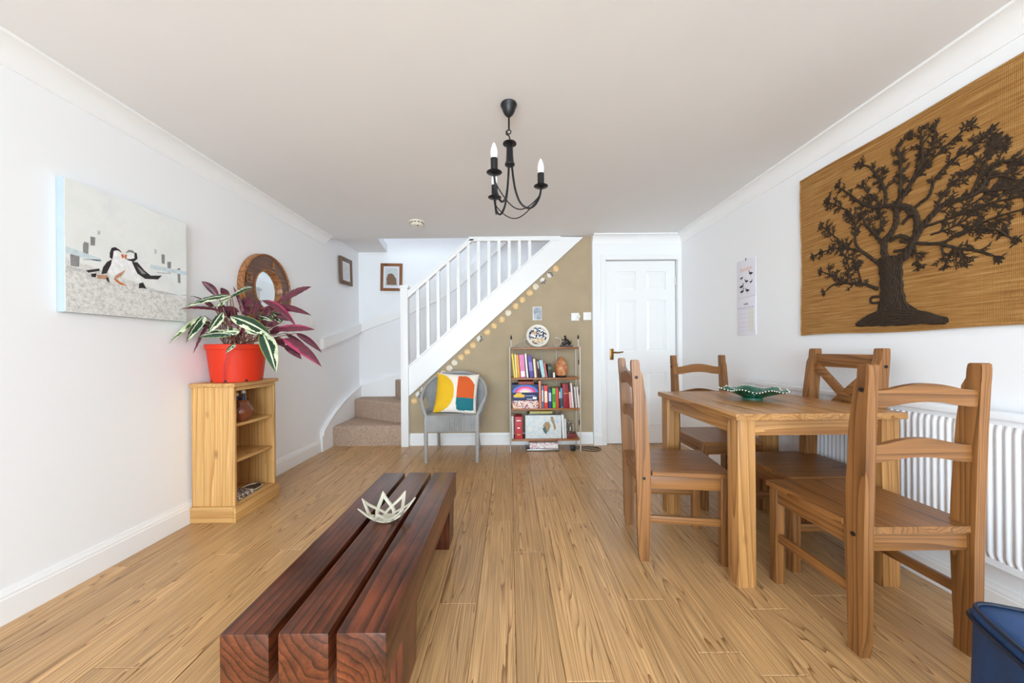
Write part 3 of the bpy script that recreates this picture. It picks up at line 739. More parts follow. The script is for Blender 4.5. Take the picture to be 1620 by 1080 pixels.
ART = dict(
L =[
  ('k',[(1.704, 1.519), (1.712, 1.545), (1.728, 1.553), (1.748, 1.545), (1.759, 1.532), (1.741, 1.54), (1.725, 1.535), (1.72, 1.516), (1.714, 1.49), (1.704, 1.496)]),
  ('w',[(1.721, 1.532), (1.735, 1.539), (1.754, 1.527), (1.754, 1.511), (1.734, 1.501), (1.717, 1.501)]),
  ('o',[(1.753, 1.523), (1.764, 1.529), (1.768, 1.513), (1.759, 1.505)]),
  ('w',[(1.714, 1.485), (1.741, 1.507), (1.764, 1.508), (1.774, 1.479), (1.764, 1.44), (1.734, 1.411), (1.708, 1.406), (1.696, 1.425)]),
  ('k',[(1.692, 1.472), (1.713, 1.489), (1.709, 1.464), (1.69, 1.417), (1.668, 1.408), (1.675, 1.442)]),
  ('k',[(1.607, 1.413), (1.66, 1.433), (1.661, 1.422), (1.616, 1.404)]),
  ('k',[(1.626, 1.401), (1.648, 1.408), (1.645, 1.389), (1.63, 1.387)]),
  ('t',[(1.649, 1.403), (1.696, 1.408), (1.685, 1.387), (1.653, 1.385)]),
  ('t',[(1.727, 1.414), (1.772, 1.452), (1.753, 1.415), (1.72, 1.394)]),
  ('k',[(1.687, 1.397), (1.696, 1.4), (1.702, 1.374), (1.69, 1.382)]),
  ('o',[(1.72, 1.395), (1.729, 1.398), (1.753, 1.384), (1.783, 1.374), (1.747, 1.374)]),
 ],
R =[
  ('g',[(1.773, 1.536), (1.788, 1.557), (1.809, 1.559), (1.821, 1.546), (1.795, 1.547)]),
  ('w',[(1.778, 1.521), (1.795, 1.545), (1.816, 1.542), (1.816, 1.521), (1.791, 1.508)]),
  ('o',[(1.769, 1.524), (1.78, 1.532), (1.778, 1.508), (1.771, 1.508)]),
  ('k',[(1.816, 1.551), (1.827, 1.551), (1.831, 1.523), (1.809, 1.497), (1.773, 1.508), (1.795, 1.511), (1.816, 1.521)]),
  ('w',[(1.773, 1.499), (1.803, 1.503), (1.817, 1.459), (1.837, 1.433), (1.853, 1.402), (1.826, 1.412), (1.787, 1.444)]),
  ('k',[(1.804, 1.498), (1.83, 1.504), (1.866, 1.469), (1.898, 1.449), (1.959, 1.462), (1.936, 1.436), (1.868, 1.426), (1.83, 1.446)]),
  ('g',[(1.826, 1.484), (1.848, 1.472), (1.874, 1.453), (1.851, 1.448)]),
  ('k',[(1.838, 1.396), (1.857, 1.405), (1.875, 1.373), (1.858, 1.376), (1.836, 1.37)]),
 ],
P =[
  ('g',[(1.55, 1.467), (1.561, 1.493), (1.585, 1.492), (1.582, 1.423), (1.552, 1.42)]),
  ('g',[(1.597, 1.529), (1.603, 1.542), (1.619, 1.54), (1.616, 1.473), (1.597, 1.47)]),
  ('g',[(1.626, 1.573), (1.645, 1.574), (1.643, 1.535), (1.626, 1.532)]),
  ('h',[(1.654, 1.609), (1.666, 1.612), (1.664, 1.593), (1.655, 1.591)]),
  ('g',[(2.05, 1.521), (2.068, 1.529), (2.07, 1.44), (2.054, 1.44)]),
  ('g',[(1.991, 1.546), (2.013, 1.551), (2.01, 1.488), (1.992, 1.488)]),
  ('g',[(1.958, 1.581), (1.977, 1.581), (1.975, 1.529), (1.959, 1.53)]),
  ('h',[(1.918, 1.597), (1.931, 1.598), (1.931, 1.574), (1.919, 1.573)]),
 ],
S =[
  ('s',[(1.535, 1.502), (1.666, 1.481), (1.666, 1.464), (1.535, 1.473)]),
  ('s',[(1.897, 1.509), (2.111, 1.516), (2.111, 1.494), (1.897, 1.487)]),
  ('h',[(1.535, 1.416), (1.597, 1.416), (1.586, 1.401), (1.535, 1.402)]),
  ('h',[(1.896, 1.371), (1.96, 1.376), (2.065, 1.369), (2.108, 1.38), (2.108, 1.371), (1.944, 1.359)]),
  ('h',[(1.597, 1.463), (1.666, 1.475), (1.666, 1.471), (1.597, 1.457)]),
  ('h',[(1.928, 1.476), (2.012, 1.486), (2.012, 1.481), (1.936, 1.47)]),
 ],
)
def art(name, lst, x0):
    b = MB(); keys = list(PC)
    for i, (c, poly) in enumerate(lst):
        b.prism([(y - 1.82, z - 1.51) for y, z in poly], x0, x0 + .0003 + .00005 * i, 'X', keys.index(c))
    return b.obj(name, ['paint_' + k for k in keys], cv, angle=10)
[art('painted_sea', [p_], .03645) for p_ in ART['S']]; [art('painted_groyne', [p_], .0363) for p_ in ART['P']]; art('painted_puffin', ART['L'], .0366); art('painted_puffin', ART['R'], .0366)

# ------------------------------------------------------------------ round mirror
mr = thing('round_mirror', 'round mirror in a broad carved wooden frame behind the plant', 'mirror', (XL + .001, 2.83, 1.524))
MB().lathe([(.160, .012), (.160, .034), (.168, .040), (.262, .034), (.268, .034), (.268, .002), (.160, .002), (.160, .012)], 64, axis='X', cap=False).obj('frame', 'mirror_wood', mr, angle=40)
MB().lathe([(.268, .002), (.268, .040), (.275, .046), (.284, .040), (.285, .002)], 64, axis='X', cap=False).obj('outer_rim', 'mirror_rim', mr, angle=50)
MB().lathe([(.150, .010), (.152, .038), (.158, .045), (.166, .042), (.166, .036)], 64, axis='X', cap=False).obj('inner_rim', 'mirror_rim', mr, angle=50)
MB().lathe([(0, .012), (.1595, .012)], 64, axis='X', cap=False).obj('glass', 'mirror', mr)
cvd = MB()
cvd.box(.036, .044, -.245, -.185, .022, .032, .002); cvd.box(.036, .044, -.245, -.185, .055, .065, .002); cvd.box(.036, .044, -.245, -.185, .088, .098, .002); cvd.box(.036, .044, -.245, -.235, .022, .098, .002)
cvd.box(.036, .044, -.195, -.185, .022, .098, .002)
cvd.obj('carved_letter', 'mirror_rim', mr)
MB().prism([(.035, .185), (.075, .185), (.055, .245)], .036, .043, 'X').obj('carved_leaf', 'mirror_rim', mr)
MB().prism([(.20, -.01), (.235, .0), (.235, .03), (.20, .02)], .036, .043, 'X').obj('carved_leaf', 'mirror_rim', mr)

# ------------------------------------------------------------------ woven wall hanging with the tree
tp = thing('wall_hanging', 'brown woven wall hanging with a braided dark tree on the right wall', 'wall hanging', (1.855, 1.72, 1.11))
def weave(name):
    m, t, b = nt(name); N = t.nodes; L = t.links
    tc = N.new('ShaderNodeTexCoord')
    mp = N.new('ShaderNodeMapping'); mp.inputs['Scale'].default_value = (1, 4, 130); L.new(tc.outputs['Object'], mp.inputs['Vector'])
    n1 = N.new('ShaderNodeTexNoise'); n1.inputs['Scale'].default_value = 1; n1.inputs['Detail'].default_value = 5; n1.inputs['Roughness'].default_value = .75; L.new(mp.outputs[0], n1.inputs['Vector'])
    r = N.new('ShaderNodeValToRGB'); e = r.color_ramp.elements
    e[0].position = .3; e[0].color = lin((142, 94, 50)); e[1].position = .72; e[1].color = lin((216, 172, 110)); k = e.new(.5); k.color = lin((182, 132, 74))
    L.new(n1.outputs['Fac'], r.inputs['Fac'])
    wv = N.new('ShaderNodeTexWave'); wv.wave_type = 'BANDS'; wv.bands_direction = 'Y'; wv.inputs['Scale'].default_value = 62; wv.inputs['Distortion'].default_value = .6; L.new(tc.outputs['Object'], wv.inputs['Vector'])
    wz = N.new('ShaderNodeTexWave'); wz.wave_type = 'BANDS'; wz.bands_direction = 'Z'; wz.inputs['Scale'].default_value = 80; wz.inputs['Distortion'].default_value = 1.2; L.new(tc.outputs['Object'], wz.inputs['Vector'])
    mu = N.new('ShaderNodeMath'); mu.operation = 'MULTIPLY'; L.new(wv.outputs['Fac'], mu.inputs[0]); L.new(wz.outputs['Fac'], mu.inputs[1])
    mr_ = N.new('ShaderNodeMapRange'); mr_.inputs['To Min'].default_value = .72; mr_.inputs['To Max'].default_value = 1.12; L.new(mu.outputs[0], mr_.inputs['Value'])
    mx = N.new('ShaderNodeMix'); mx.data_type = 'RGBA'; mx.blend_type = 'MULTIPLY'; mx.inputs['Factor'].default_value = 1; L.new(r.outputs['Color'], mx.inputs[6]); L.new(mr_.outputs[0], mx.inputs[7])
    L.new(mx.outputs[2], b.inputs['Base Color']); b.inputs['Roughness'].default_value = .85; b.inputs['Specular IOR Level'].default_value = .15
    bp = N.new('ShaderNodeBump'); bp.inputs['Strength'].default_value = .5; bp.inputs['Distance'].default_value = .003; L.new(mu.outputs[0], bp.inputs['Height']); L.new(bp.outputs['Normal'], b.inputs['Normal'])
    return m
M['weave'] = weave('brown_grass_weave'); M['braid'] = plain('dark_brown_braid', (58, 46, 36), .8, var=.3, vscale=90, bump=.6, bscale=120, spec=.2)
y0_, y1_, z0_, z1_ = 2.235, 1.185, 0.0, .968
def cloth(u, v, off):
    y = y0_ + (y1_ - y0_) * u - 1.72; z = z0_ + (z1_ - z0_) * v
    z += .004 * math.sin(u * 9) * (1 - v) + .003 * math.sin(u * 7 + 1) * v
    y += .004 * math.sin(v * 8 + 1) * (1 - u)
    return (-off - .003 * math.sin(u * 6) ** 2 - .004 * (1 - v) ** 3 * math.sin(u * 11) ** 2, y, z)
b = MB(); b.grid(lambda u, v: cloth(u, v, .008), 40, 30); b.grid(lambda u, v: cloth(u, 1 - v, .004), 40, 30)
b.obj('cloth', 'weave', tp, angle=60)
MB().tube([Vector(cloth(i / 30, 1, .008)) for i in range(31)], .006, 8).obj('top_hem', 'weave', tp)
MB().tube([Vector(cloth(0, i / 24, .008)) + Vector((0, .0015 * math.sin(i * 2.1), 0)) for i in range(25)], .003, 6).obj('selvedge', 'weave', tp)
TREE = [
 ([(1.728, 1.442), (1.737, 1.545), (1.708, 1.576), (1.681, 1.625), (1.68, 1.684), (1.663, 1.725), (1.628, 1.767), (1.587, 1.84), (1.571, 1.877), (1.578, 1.982)],0.0377,0.0106),
 ([(1.673, 1.429), (1.622, 1.492), (1.581, 1.562), (1.535, 1.609), (1.492, 1.636), (1.425, 1.633), (1.387, 1.641), (1.363, 1.678), (1.329, 1.723), (1.291, 1.711)],0.0347,0.0090),
 ([(1.664, 1.533), (1.597, 1.503), (1.507, 1.476), (1.452, 1.493), (1.388, 1.513), (1.33, 1.523), (1.277, 1.525)],0.0181,0.0060),
 ([(1.507, 1.472), (1.452, 1.439), (1.395, 1.414), (1.348, 1.382)],0.0151,0.0090),
 ([(1.613, 1.629), (1.646, 1.684), (1.717, 1.718), (1.794, 1.744), (1.856, 1.796), (1.912, 1.863), (1.97, 1.923)],0.0256,0.0075),
 ([(1.726, 1.726), (1.73, 1.803), (1.763, 1.879), (1.802, 1.951), (1.844, 1.983)],0.0181,0.0068),
 ([(1.663, 1.725), (1.662, 1.811), (1.661, 1.907), (1.674, 1.981), (1.643, 1.997)],0.0196,0.0075),
 ([(1.746, 1.548), (1.785, 1.611), (1.825, 1.666), (1.835, 1.713)],0.0226,0.0090),
 ([(1.761, 1.45), (1.816, 1.506), (1.858, 1.549), (1.88, 1.599), (1.879, 1.685), (1.901, 1.748), (1.947, 1.799), (2.034, 1.869)],0.0196,0.0060),
 ([(1.858, 1.538), (1.926, 1.579), (1.997, 1.658), (2.075, 1.742)],0.0136,0.0060),
 ([(1.767, 1.324), (1.838, 1.363), (1.927, 1.384), (1.987, 1.424), (2.077, 1.478)],0.0196,0.0060),
 ([(1.927, 1.384), (2.0, 1.392), (2.051, 1.366)],0.0106,0.0068),
 ([(1.88, 1.555), (1.973, 1.587), (2.063, 1.595), (2.129, 1.588)],0.0106,0.0053),
 ([(1.717, 1.718), (1.646, 1.689), (1.606, 1.645), (1.595, 1.586), (1.609, 1.516), (1.647, 1.442)],0.0256,0.0301),
 ([(1.655, 1.607), (1.596, 1.669), (1.549, 1.695), (1.527, 1.756), (1.477, 1.8), (1.424, 1.822), (1.386, 1.833), (1.362, 1.843)],0.0166,0.0060),
 ([(1.535, 1.609), (1.491, 1.687), (1.424, 1.732), (1.375, 1.763), (1.329, 1.784)],0.0151,0.0060),
 ([(1.565, 1.566), (1.478, 1.57), (1.406, 1.576), (1.341, 1.582), (1.276, 1.573)],0.0136,0.0060),
 ([(1.387, 1.641), (1.33, 1.623), (1.279, 1.608)],0.0121,0.0060),
 ([(1.628, 1.767), (1.564, 1.828), (1.504, 1.867), (1.429, 1.908)],0.0136,0.0060),
 ([(1.587, 1.84), (1.533, 1.901), (1.525, 1.972)],0.0121,0.0060),
 ([(1.452, 1.485), (1.388, 1.497), (1.33, 1.47), (1.303, 1.438)],0.0106,0.0060),
 ([(1.609, 1.507), (1.599, 1.458), (1.594, 1.419)],0.0106,0.0075),
 ([(1.507, 1.472), (1.5, 1.431), (1.493, 1.394)],0.0106,0.0068),
 ([(1.452, 1.439), (1.436, 1.388)],0.0090,0.0068),
 ([(1.927, 1.384), (1.915, 1.465), (1.949, 1.552)],0.0098,0.0060),
 ([(1.849, 1.375), (1.87, 1.455), (1.892, 1.515)],0.0098,0.0060),
 ([(1.709, 1.546), (1.664, 1.557), (1.613, 1.517)],0.0196,0.0196),
 ([(1.691, 1.492), (1.647, 1.488), (1.614, 1.508)],0.0151,0.0151),
 ([(1.763, 1.287), (1.797, 1.287), (1.798, 1.261), (1.763, 1.257)],0.0121,0.0121),
 ([(1.794, 1.744), (1.804, 1.805), (1.834, 1.861)],0.0090,0.0053),
 ([(1.76, 1.593), (1.75, 1.65), (1.754, 1.723)],0.0090,0.0053),
 ([(1.363, 1.678), (1.318, 1.671), (1.284, 1.64)],0.0106,0.0053),
 ([(1.412, 1.628), (1.363, 1.749), (1.34, 1.791)],0.0106,0.0053),
 ([(1.478, 1.57), (1.394, 1.604), (1.341, 1.636)],0.0090,0.0053),
 ([(1.543, 1.523), (1.465, 1.531), (1.394, 1.563)],0.0090,0.0053),
]
TRUNK = [(1.763, 1.216), (1.75, 1.286), (1.752, 1.367), (1.758, 1.46), (1.758, 1.551), (1.736, 1.575), (1.699, 1.553), (1.7, 1.485), (1.673, 1.439), (1.639, 1.459), (1.648, 1.404), (1.661, 1.34), (1.656, 1.262), (1.632, 1.226)]
ROOT = [(1.881, 1.153), (1.861, 1.175), (1.819, 1.199), (1.758, 1.221), (1.702, 1.224), (1.656, 1.252), (1.599, 1.203), (1.538, 1.178), (1.484, 1.156), (1.482, 1.138), (1.502, 1.129), (1.568, 1.141), (1.65, 1.135), (1.749, 1.144), (1.851, 1.142)]
def tv(p, o=.014): return Vector((-o, p[0] - 1.72, p[1] - 1.11))
def smooth_path(pts, k=4):
    out = []
    for i in range(len(pts) - 1):
        p0 = pts[max(i - 1, 0)]; p1 = pts[i]; p2 = pts[i + 1]; p3 = pts[min(i + 2, len(pts) - 1)]
        for j in range(k):
            t = j / k
            out.append(.5 * ((2 * p1) + (p2 - p0) * t + (2 * p0 - 5 * p1 + 4 * p2 - p3) * t * t + (3 * p1 - p0 - 3 * p2 + p3) * t ** 3))
    out.append(pts[-1]); return out
rt = random.Random(21)
def braid_line(b, path, r0, r1):
    """three entwined cords"""
    n = len(path)
    for c in range(3):
        pts = []; rad = []
        for i, p in enumerate(path):
            t = i / max(n - 1, 1); rr = r0 + (r1 - r0) * t
            d = (path[min(i + 1, n - 1)] - path[max(i - 1, 0)]).normalized(); sd = d.cross(Vector((1, 0, 0))).normalized()
            ph = i * 1.15 + c * 2.094
            pts.append(p + sd * math.sin(ph) * rr * .5 + Vector((-1, 0, 0)) * (math.cos(ph) * .0025 + .001)); rad.append(rr * .55)
        b.tube(pts, rad, 6, flat=.6, fd=(-1, 0, 0))
tips = MB()
def sprig(p, d, ln, depth):
    """a small knotted twig with side leaves"""
    sd = d.cross(Vector((1, 0, 0))).normalized(); n = 4; pts = []; q = p.copy(); dd = d.copy()
    cur = rt.uniform(-.35, .35)
    for i in range(n + 1):
        pts.append(q.copy()); dd = (dd + sd * cur * .3).normalized(); q += dd * ln / n
    for q_ in pts: q_.x = -.0125
    tips.tube(pts, [.0034, .0032, .0029, .0026, .0028], 5, flat=.7, fd=(-1, 0, 0))
    for i in range(1, n + 1):
        for s in (-1, 1):
            if rt.random() < .62:
                a = (dd * rt.uniform(.3, .9) + sd * s).normalized(); l2 = rt.uniform(.009, .016)
                tips.tube([pts[i], pts[i] + a * l2 * .6, pts[i] + a * l2 + dd * .004], [.0022, .0026, .0014], 5, flat=.7, fd=(-1, 0, 0))
    if depth > 0:
        for s in (-1, 1):
            a = (dd + sd * s * .8).normalized(); sprig(pts[rt.choice((1, 2))], a, ln * .7, depth - 1)
for (pts, w0, w1) in TREE:
    path = smooth_path([tv(p) for p in pts], 5)
    bb = MB(); r0 = w0 * .52; r1 = w1 * .55; braid_line(bb, path, r0, r1)
    bb.obj('branch', 'braid', tp, angle=70)
    if w0 < .030 or len(pts) > 6:
        n = len(path); acc = 0.0; tot = sum((path[i + 1] - path[i]).length for i in range(n - 1)); run = 0.0; s = 1
        for i in range(1, n):
            sl = (path[i] - path[i - 1]).length; run += sl; acc += sl
            while acc > .0135 and w1 < .012:
                acc -= .0135
                if run / tot < (.42 if len(pts) > 5 else .22): continue
                s = -s; d = (path[i] - path[i - 1]).normalized(); sd = d.cross(Vector((1, 0, 0)))
                a = (d * rt.uniform(.5, 1.1) + sd * s * rt.uniform(.6, 1)).normalized(); p0 = path[i].lerp(path[i - 1], rt.random())
                e = p0 + a * .05
                if ((e.y + 1.72 - 1.70) / .47) ** 2 + ((e.z + 1.11 - 1.67) / .37) ** 2 < 1.1 and rt.random() < .8: sprig(p0, a, rt.uniform(.022, .050), 1 if rt.random() < .15 else 0)
        if w1 < .012: sprig(path[-1].copy(), (path[-1] - path[-2]).normalized(), .03, 1)
tw = tips.obj('twigs', 'braid', tp, angle=70); tw['kind'] = 'stuff'
# trunk of upright cords and the root mound
tk = MB()
for i in range(13):
    t = i / 12
    pts = []
    for z, ya, yb in ((1.20, 1.775, 1.625), (1.24, 1.757, 1.648), (1.30, 1.750, 1.660), (1.37, 1.751, 1.664), (1.43, 1.757, 1.664), (1.47, 1.760, 1.672)):
        pts.append(tv((ya + (yb - ya) * t, z + .004 * math.sin(i * 2.2)), .013 + .006 * math.sin(PI * t)))
    tk.tube([p + Vector((0, .003 * math.sin(j * 1.9 + i), 0)) for j, p in enumerate(smooth_path(pts, 4))], .0072, 6, flat=.9, fd=(-1, 0, 0))
tk.obj('trunk', 'braid', tp, angle=70)
rm_ = MB(); rm_.prism([(y - 1.72, z - 1.11) for y, z in ROOT], -.016, -.009, 'X')
for i in range(6):
    t = i / 5
    pts = [tv((1.872, 1.152 + .004 * t), .017), tv((1.80, 1.150 + .045 * t), .019), tv((1.70, 1.145 + .072 * t), .021), tv((1.60, 1.146 + .050 * t), .019), tv((1.49, 1.137 + .014 * t), .017)]
    rm_.tube([p + Vector((0, 0, .002 * math.sin(j * 1.7 + i))) for j, p in enumerate(smooth_path(pts, 6))], .0085, 6, flat=.8, fd=(-1, 0, 0))
rm_.obj('root_mound', 'braid', tp, angle=70)

# ------------------------------------------------------------------ calendar
cl = thing('wall_calendar', 'white bird calendar hanging open on the right wall', 'calendar', (XR - .002, 2.767, 1.136))
M['paper'] = plain('calendar_paper', (232, 230, 240), .7); M['ink'] = plain('black_ink', (40, 38, 42), .7); M['inkorange'] = plain('orange_ink', (222, 178, 152), .7); M['inkgrey'] = plain('grey_ink', (168, 166, 176), .7); M['yel'] = plain('pale_yellow_tint', (228, 228, 216), .7)
MB().box(-.003, 0, -.107, .107, .294, .592, .0008).obj('picture_page', 'paper', cl)
MB().box(-.005, 0, -.107, .107, .0, .293, .0008).obj('month_page', 'paper', cl)
MB().tube([(-.004, -.1, .2935), (-.004, .1, .2935)], .0022, 6).obj('binding', 'chrome', cl)
MB().tube([(-.004, 0, .60), (-.004, 0, .58)], .003, 6).obj('nail', 'bolt', cl)
# on the right wall the reader's left is +Y
TM = lambda y, z, off: Matrix.Translation((-off, y, z)) @ Matrix(((0, 0, -1, 0), (-1, 0, 0, 0), (0, 1, 0, 0), (0, 0, 0, 1)))
text_mesh('london', .050, 'inkorange', 'title_lettering', cl, TM(0, .515, .0032), shear=.15)
text_mesh('APRIL', .022, 'ink', 'month_lettering', cl, TM(0, .240, .0052))
def bird(y, z, s, fl, tall):
    b = MB(); o = -.0031
    body = [(-.020, .0), (-.012, .009), (.004, .010), (.016, .004), (.026, .000), (.010, -.008), (-.008, -.008)]
    b.prism([(y + p * s * fl, z + q * s) for p, q in body], o, o - .0003, 'X')
    neck = [(-.020, .0), (-.012, .008), (-.016, .012 + tall), (-.027, .013 + tall), (-.022, .008 + tall)]
    b.prism([(y + p * s * fl, z + q * s) for p, q in neck], o, o - .0004, 'X')
    for dx in (-.002, .004): b.prism([(y + (dx) * s, z - .008 * s), (y + (dx + .0014) * s, z - .008 * s), (y + (dx + .0014) * s, z - .022 * s), (y + dx * s, z - .022 * s)], o, o - .0002, 'X')
    b.obj('printed_bird', 'ink', cl)
for a in ((-.055, .470, 1.0, -1, .012), (.055, .452, .8, 1, .0), (-.005, .418, .9, -1, .010), (-.055, .405, .7, 1, .016), (.055, .385, 1.1, 1, .012), (.05, .345, 1.0, 1, .018), (-.015, .345, 1.0, -1, .01)): bird(*a)
MB().box(-.0053, -.0049, -.085, -.035, .02, .205).obj('weekend_tint', 'yel', cl)
g = MB()
for i in range(7): g.box(-.0055, -.0048, .082 - i * .027, .094 - i * .027, .212, .216)
g.obj('weekday_lettering', 'ink', cl)
g = MB()
for j in range(6): g.box(-.0055, -.0048, -.095, .095, .035 + j * .034, .0356 + j * .034)
for i in range(7):
    for j in range(5): g.box(-.0055, -.0048, .086 - i * .027, .090 - i * .027, .058 + j * .034, .063 + j * .034)
g.obj('date_grid', 'inkgrey', cl)

# ------------------------------------------------------------------ framed pictures on the stairs
def framed(name, label, w, h, bar, mat, inner, loc, rot):
    r = thing(name, label, 'picture', loc); r.rotation_euler = rot      # local: x right, z up, facing -y
    for (x0, x1, z0, z1) in ((-w / 2, -w / 2 + bar, -h / 2, h / 2), (w / 2 - bar, w / 2, -h / 2, h / 2), (-w / 2 + bar, w / 2 - bar, h / 2 - bar, h / 2), (-w / 2 + bar, w / 2 - bar, -h / 2, -h / 2 + bar)):
        MB().box(x0, x1, -.024, 0, z0, z1, .003).obj('frame_bar', mat, r)
    MB().box(-w / 2 + bar, w / 2 - bar, -.012, -.004, -h / 2 + bar, h / 2 - bar).obj('mount', 'paper', r)
    return r
M['sketch'] = speckle('faint_print', [(196, 196, 198), (222, 222, 220), (232, 230, 226)], 30, .6, 'noise')
M['printbg'] = plain('print_pale_ground', (196, 204, 204), .6, var=.1, vscale=30); M['printbrown'] = plain('print_brown', (124, 92, 70), .6, var=.35, vscale=70)
f1 = framed('picture_frame', 'walnut framed pale print on the left stairwell wall', .30, .315, .045, 'frame_dark', None, (-1.9445, 4.20, 1.975), (0, math.radians(-2.5), PI / 2))
MB().box(-.07, .07, -.0128, -.0121, -.085, .085).obj('print', 'sketch', f1)
f2 = framed('picture_frame', 'oak framed brown and grey picture on the stairwell back wall', .28, .356, .036, 'frame_oak', None, (-1.525, 4.6085, 1.985), (0, math.radians(1.2), 0))
MB().box(-.082, .082, -.0128, -.0121, -.118, .118).obj('print', 'printbg', f2)
MB().prism([(-.06, -.10), (.07, -.10), (.06, -.02), (.03, .03), (.0, .05), (-.045, .04), (-.065, -.02)], -.0131, -.0129, 'Y').obj('print_shape', 'printbrown', f2)

# ------------------------------------------------------------------ small wall fittings
def plate(name, label, loc, rz, extra=0):
    r = thing(name, label, 'switch', loc, rz)
    MB().box(-.043, .043, -.010, 0, -.043, .043, .004).obj('plate', 'white', r)
    MB().box(-.008, .008, -.014, -.0095, -.013, .013, .002).obj('rocker', 'white', r)
    if extra: MB().lathe([(.017, 0), (.017, .014), (.012, .018), (0, .018)], 16, axis='Y').obj('dial', 'white', r, (.036, -.0105, .0))
    return r
plate('light_switch', 'white switch plate with a round dial on the taupe wall', (.718, 3.8595, 1.385), 0, 1)
plate('light_switch', 'plain white switch plate on the taupe wall nearest the door', (.850, 3.8595, 1.392), 0)
plate('light_switch', 'white light switch on the left wall past the plant', (XL + .0005, 3.52, 1.33), PI / 2)
M['photo'] = speckle('blurred_grey_photo', [(70, 78, 92), (150, 158, 170), (206, 208, 212)], 14, .4, 'noise')
ph = thing('photo_card', 'small blurred grey photo card on the taupe wall', 'photo', (.305, 3.8595, 1.425))
MB().box(-.048, .048, -.006, 0, -.072, .072, .001).obj('card', 'white', ph); MB().box(-.040, .044, -.0068, -.0061, -.066, .066).obj('photo', 'photo', ph)
# smoke alarm
sa = thing('smoke_alarm', 'round cream smoke alarm on the ceiling', 'smoke alarm', (-.87, 3.36, ZC))
M['creamplastic'] = plain('aged_cream_plastic', (232, 226, 210), .4)
MB().lathe([(.072, 0), (.072, -.008), (.066, -.012), (.062, -.012)], 32).lathe([(.062, -.012), (.062, -.024), (.050, -.040), (0, -.042)], 32).obj('body', 'creamplastic', sa, angle=30)
for i in range(12):
    a = 2 * PI * i / 12
    MB().box(.0600, .0635, -.010, .010, -.022, -.015, 0, mat=Matrix.Rotation(a, 4, 'Z')).obj('vent', 'bolt', sa)
MB().lathe([(.008, -.0415), (.008, -.044), (0, -.044)], 12).obj('button', 'bolt', sa, (.015, -.02, 0))

# ------------------------------------------------------------------ chandelier
cd = thing('chandelier', 'black iron three arm candle chandelier hanging from the ceiling', 'chandelier', (.006, 1.757, ZC))
MB().lathe([(.0, 0), (.039, 0), (.041, -.005), (.039, -.012), (.035, -.016), (.031, -.032), (.022, -.050), (.012, -.060), (.006, -.066), (0, -.066)], 28).obj('ceiling_rose', 'black', cd)
MB().tube([(0, 0, -.06), (0, 0, -.128)], .0045, 8).obj('rod', 'black', cd)
ring = [(.010 * math.cos(t), 0, -.138 + .010 * math.sin(t)) for t in [2 * PI * i / 16 for i in range(16)]]
MB().tube(ring, .0028, 6, closed=True).obj('ring', 'black', cd)
MB().tube([(-.004, .0, -.128), (-.014, .004, -.134), (-.014, .004, -.146), (0, .002, -.156), (.004, 0, -.17), (.004, 0, -.19)], .0034, 8).obj('hook', 'black', cd)
MB().lathe([(0, -.178), (.008, -.178), (.012, -.186), (.033, -.194), (.034, -.198), (.014, -.200), (.016, -.206), (.017, -.255), (.020, -.288), (.025, -.298), (.024, -.303), (0, -.303)], 28).obj('stem', 'black', cd, (.003, 0, 0))
zd = -.409
ends = []
for k, an in enumerate((2, 122, -118)):
    a = math.radians(an); cx_, sy2 = math.cos(a), math.sin(a)
    prof = [(.010, -.30), (.016, -.36), (.028, -.43), (.050, -.487), (.085, -.515), (.118, -.505), (.142, -.470), (.153, -.43), (.154, zd - .004)]
    path = [Vector((r_ * cx_ + .003, r_ * sy2, z)) for r_, z in prof]
    arm = MB().tube(smooth_path(path, 4), .0052, 8).obj('arm', 'black', cd)
    ex, ey = .154 * cx_ + .003, .154 * sy2; ends.append((ex, ey))
    MB().lathe([(.006, -.006), (.030, -.001), (.036, .003), (.034, .004), (.014, .001), (.0, .001)], 24, (ex, ey, zd)).obj('drip_pan', 'black', arm)
    MB().lathe([(.0165, 0), (.0165, .064), (.014, .065), (0, .065)], 20, (ex, ey, zd + .002)).obj('candle_tube', 'black', arm)
    MB().lathe([(.013, 0), (.0155, .012), (.0165, .026), (.014, .045), (.008, .062), (.003, .072), (0, .074)], 20, (ex, ey, zd + .067)).obj('bulb', 'bulb', arm)
for i in range(3):
    (ax, ay), (bx_, by_) = ends[i], ends[(i + 1) % 3]
    pts = []
    for t in [j / 18 for j in range(19)]:
        x = ax + (bx_ - ax) * t; y = ay + (by_ - ay) * t; k = 1 - .10 * math.sin(PI * t)
        pts.append(((x - .003) * k + .003, y * k, zd - .03 - .105 * math.sin(PI * t) ** .8))
    MB().tube(pts, .0028, 6).obj('swag_rod', 'black', cd)

# ------------------------------------------------------------------ dried slices along the stair string
M['slice0'] = speckle('dried_orange_slice', [(214, 160, 92), (232, 196, 138), (240, 216, 170)], 40, .5, 'noise')
M['slice1'] = speckle('pale_shell', [(226, 208, 176), (240, 230, 210), (200, 176, 140)], 50, .5, 'noise')
M['slice2'] = speckle('grey_shell', [(120, 110, 100), (220, 214, 204), (236, 232, 226)], 36, .5)
SHELLS = [(0.515, 1.913), (0.447, 1.846), (0.372, 1.779), (0.294, 1.716), (0.225, 1.651), (0.146, 1.573), (0.071, 1.506), (-0.011, 1.433), (-0.079, 1.358), (-0.165, 1.295), (-0.239, 1.224), (-0.321, 1.154), (-0.396, 1.084), (-0.459, 1.012), (-0.527, 0.954), (-0.6, 0.898), (-0.657, 0.837), (-0.723, 0.781), (-0.799, 0.733), (-0.936, 0.604), (-0.991, 0.553), (-1.043, 0.483)]
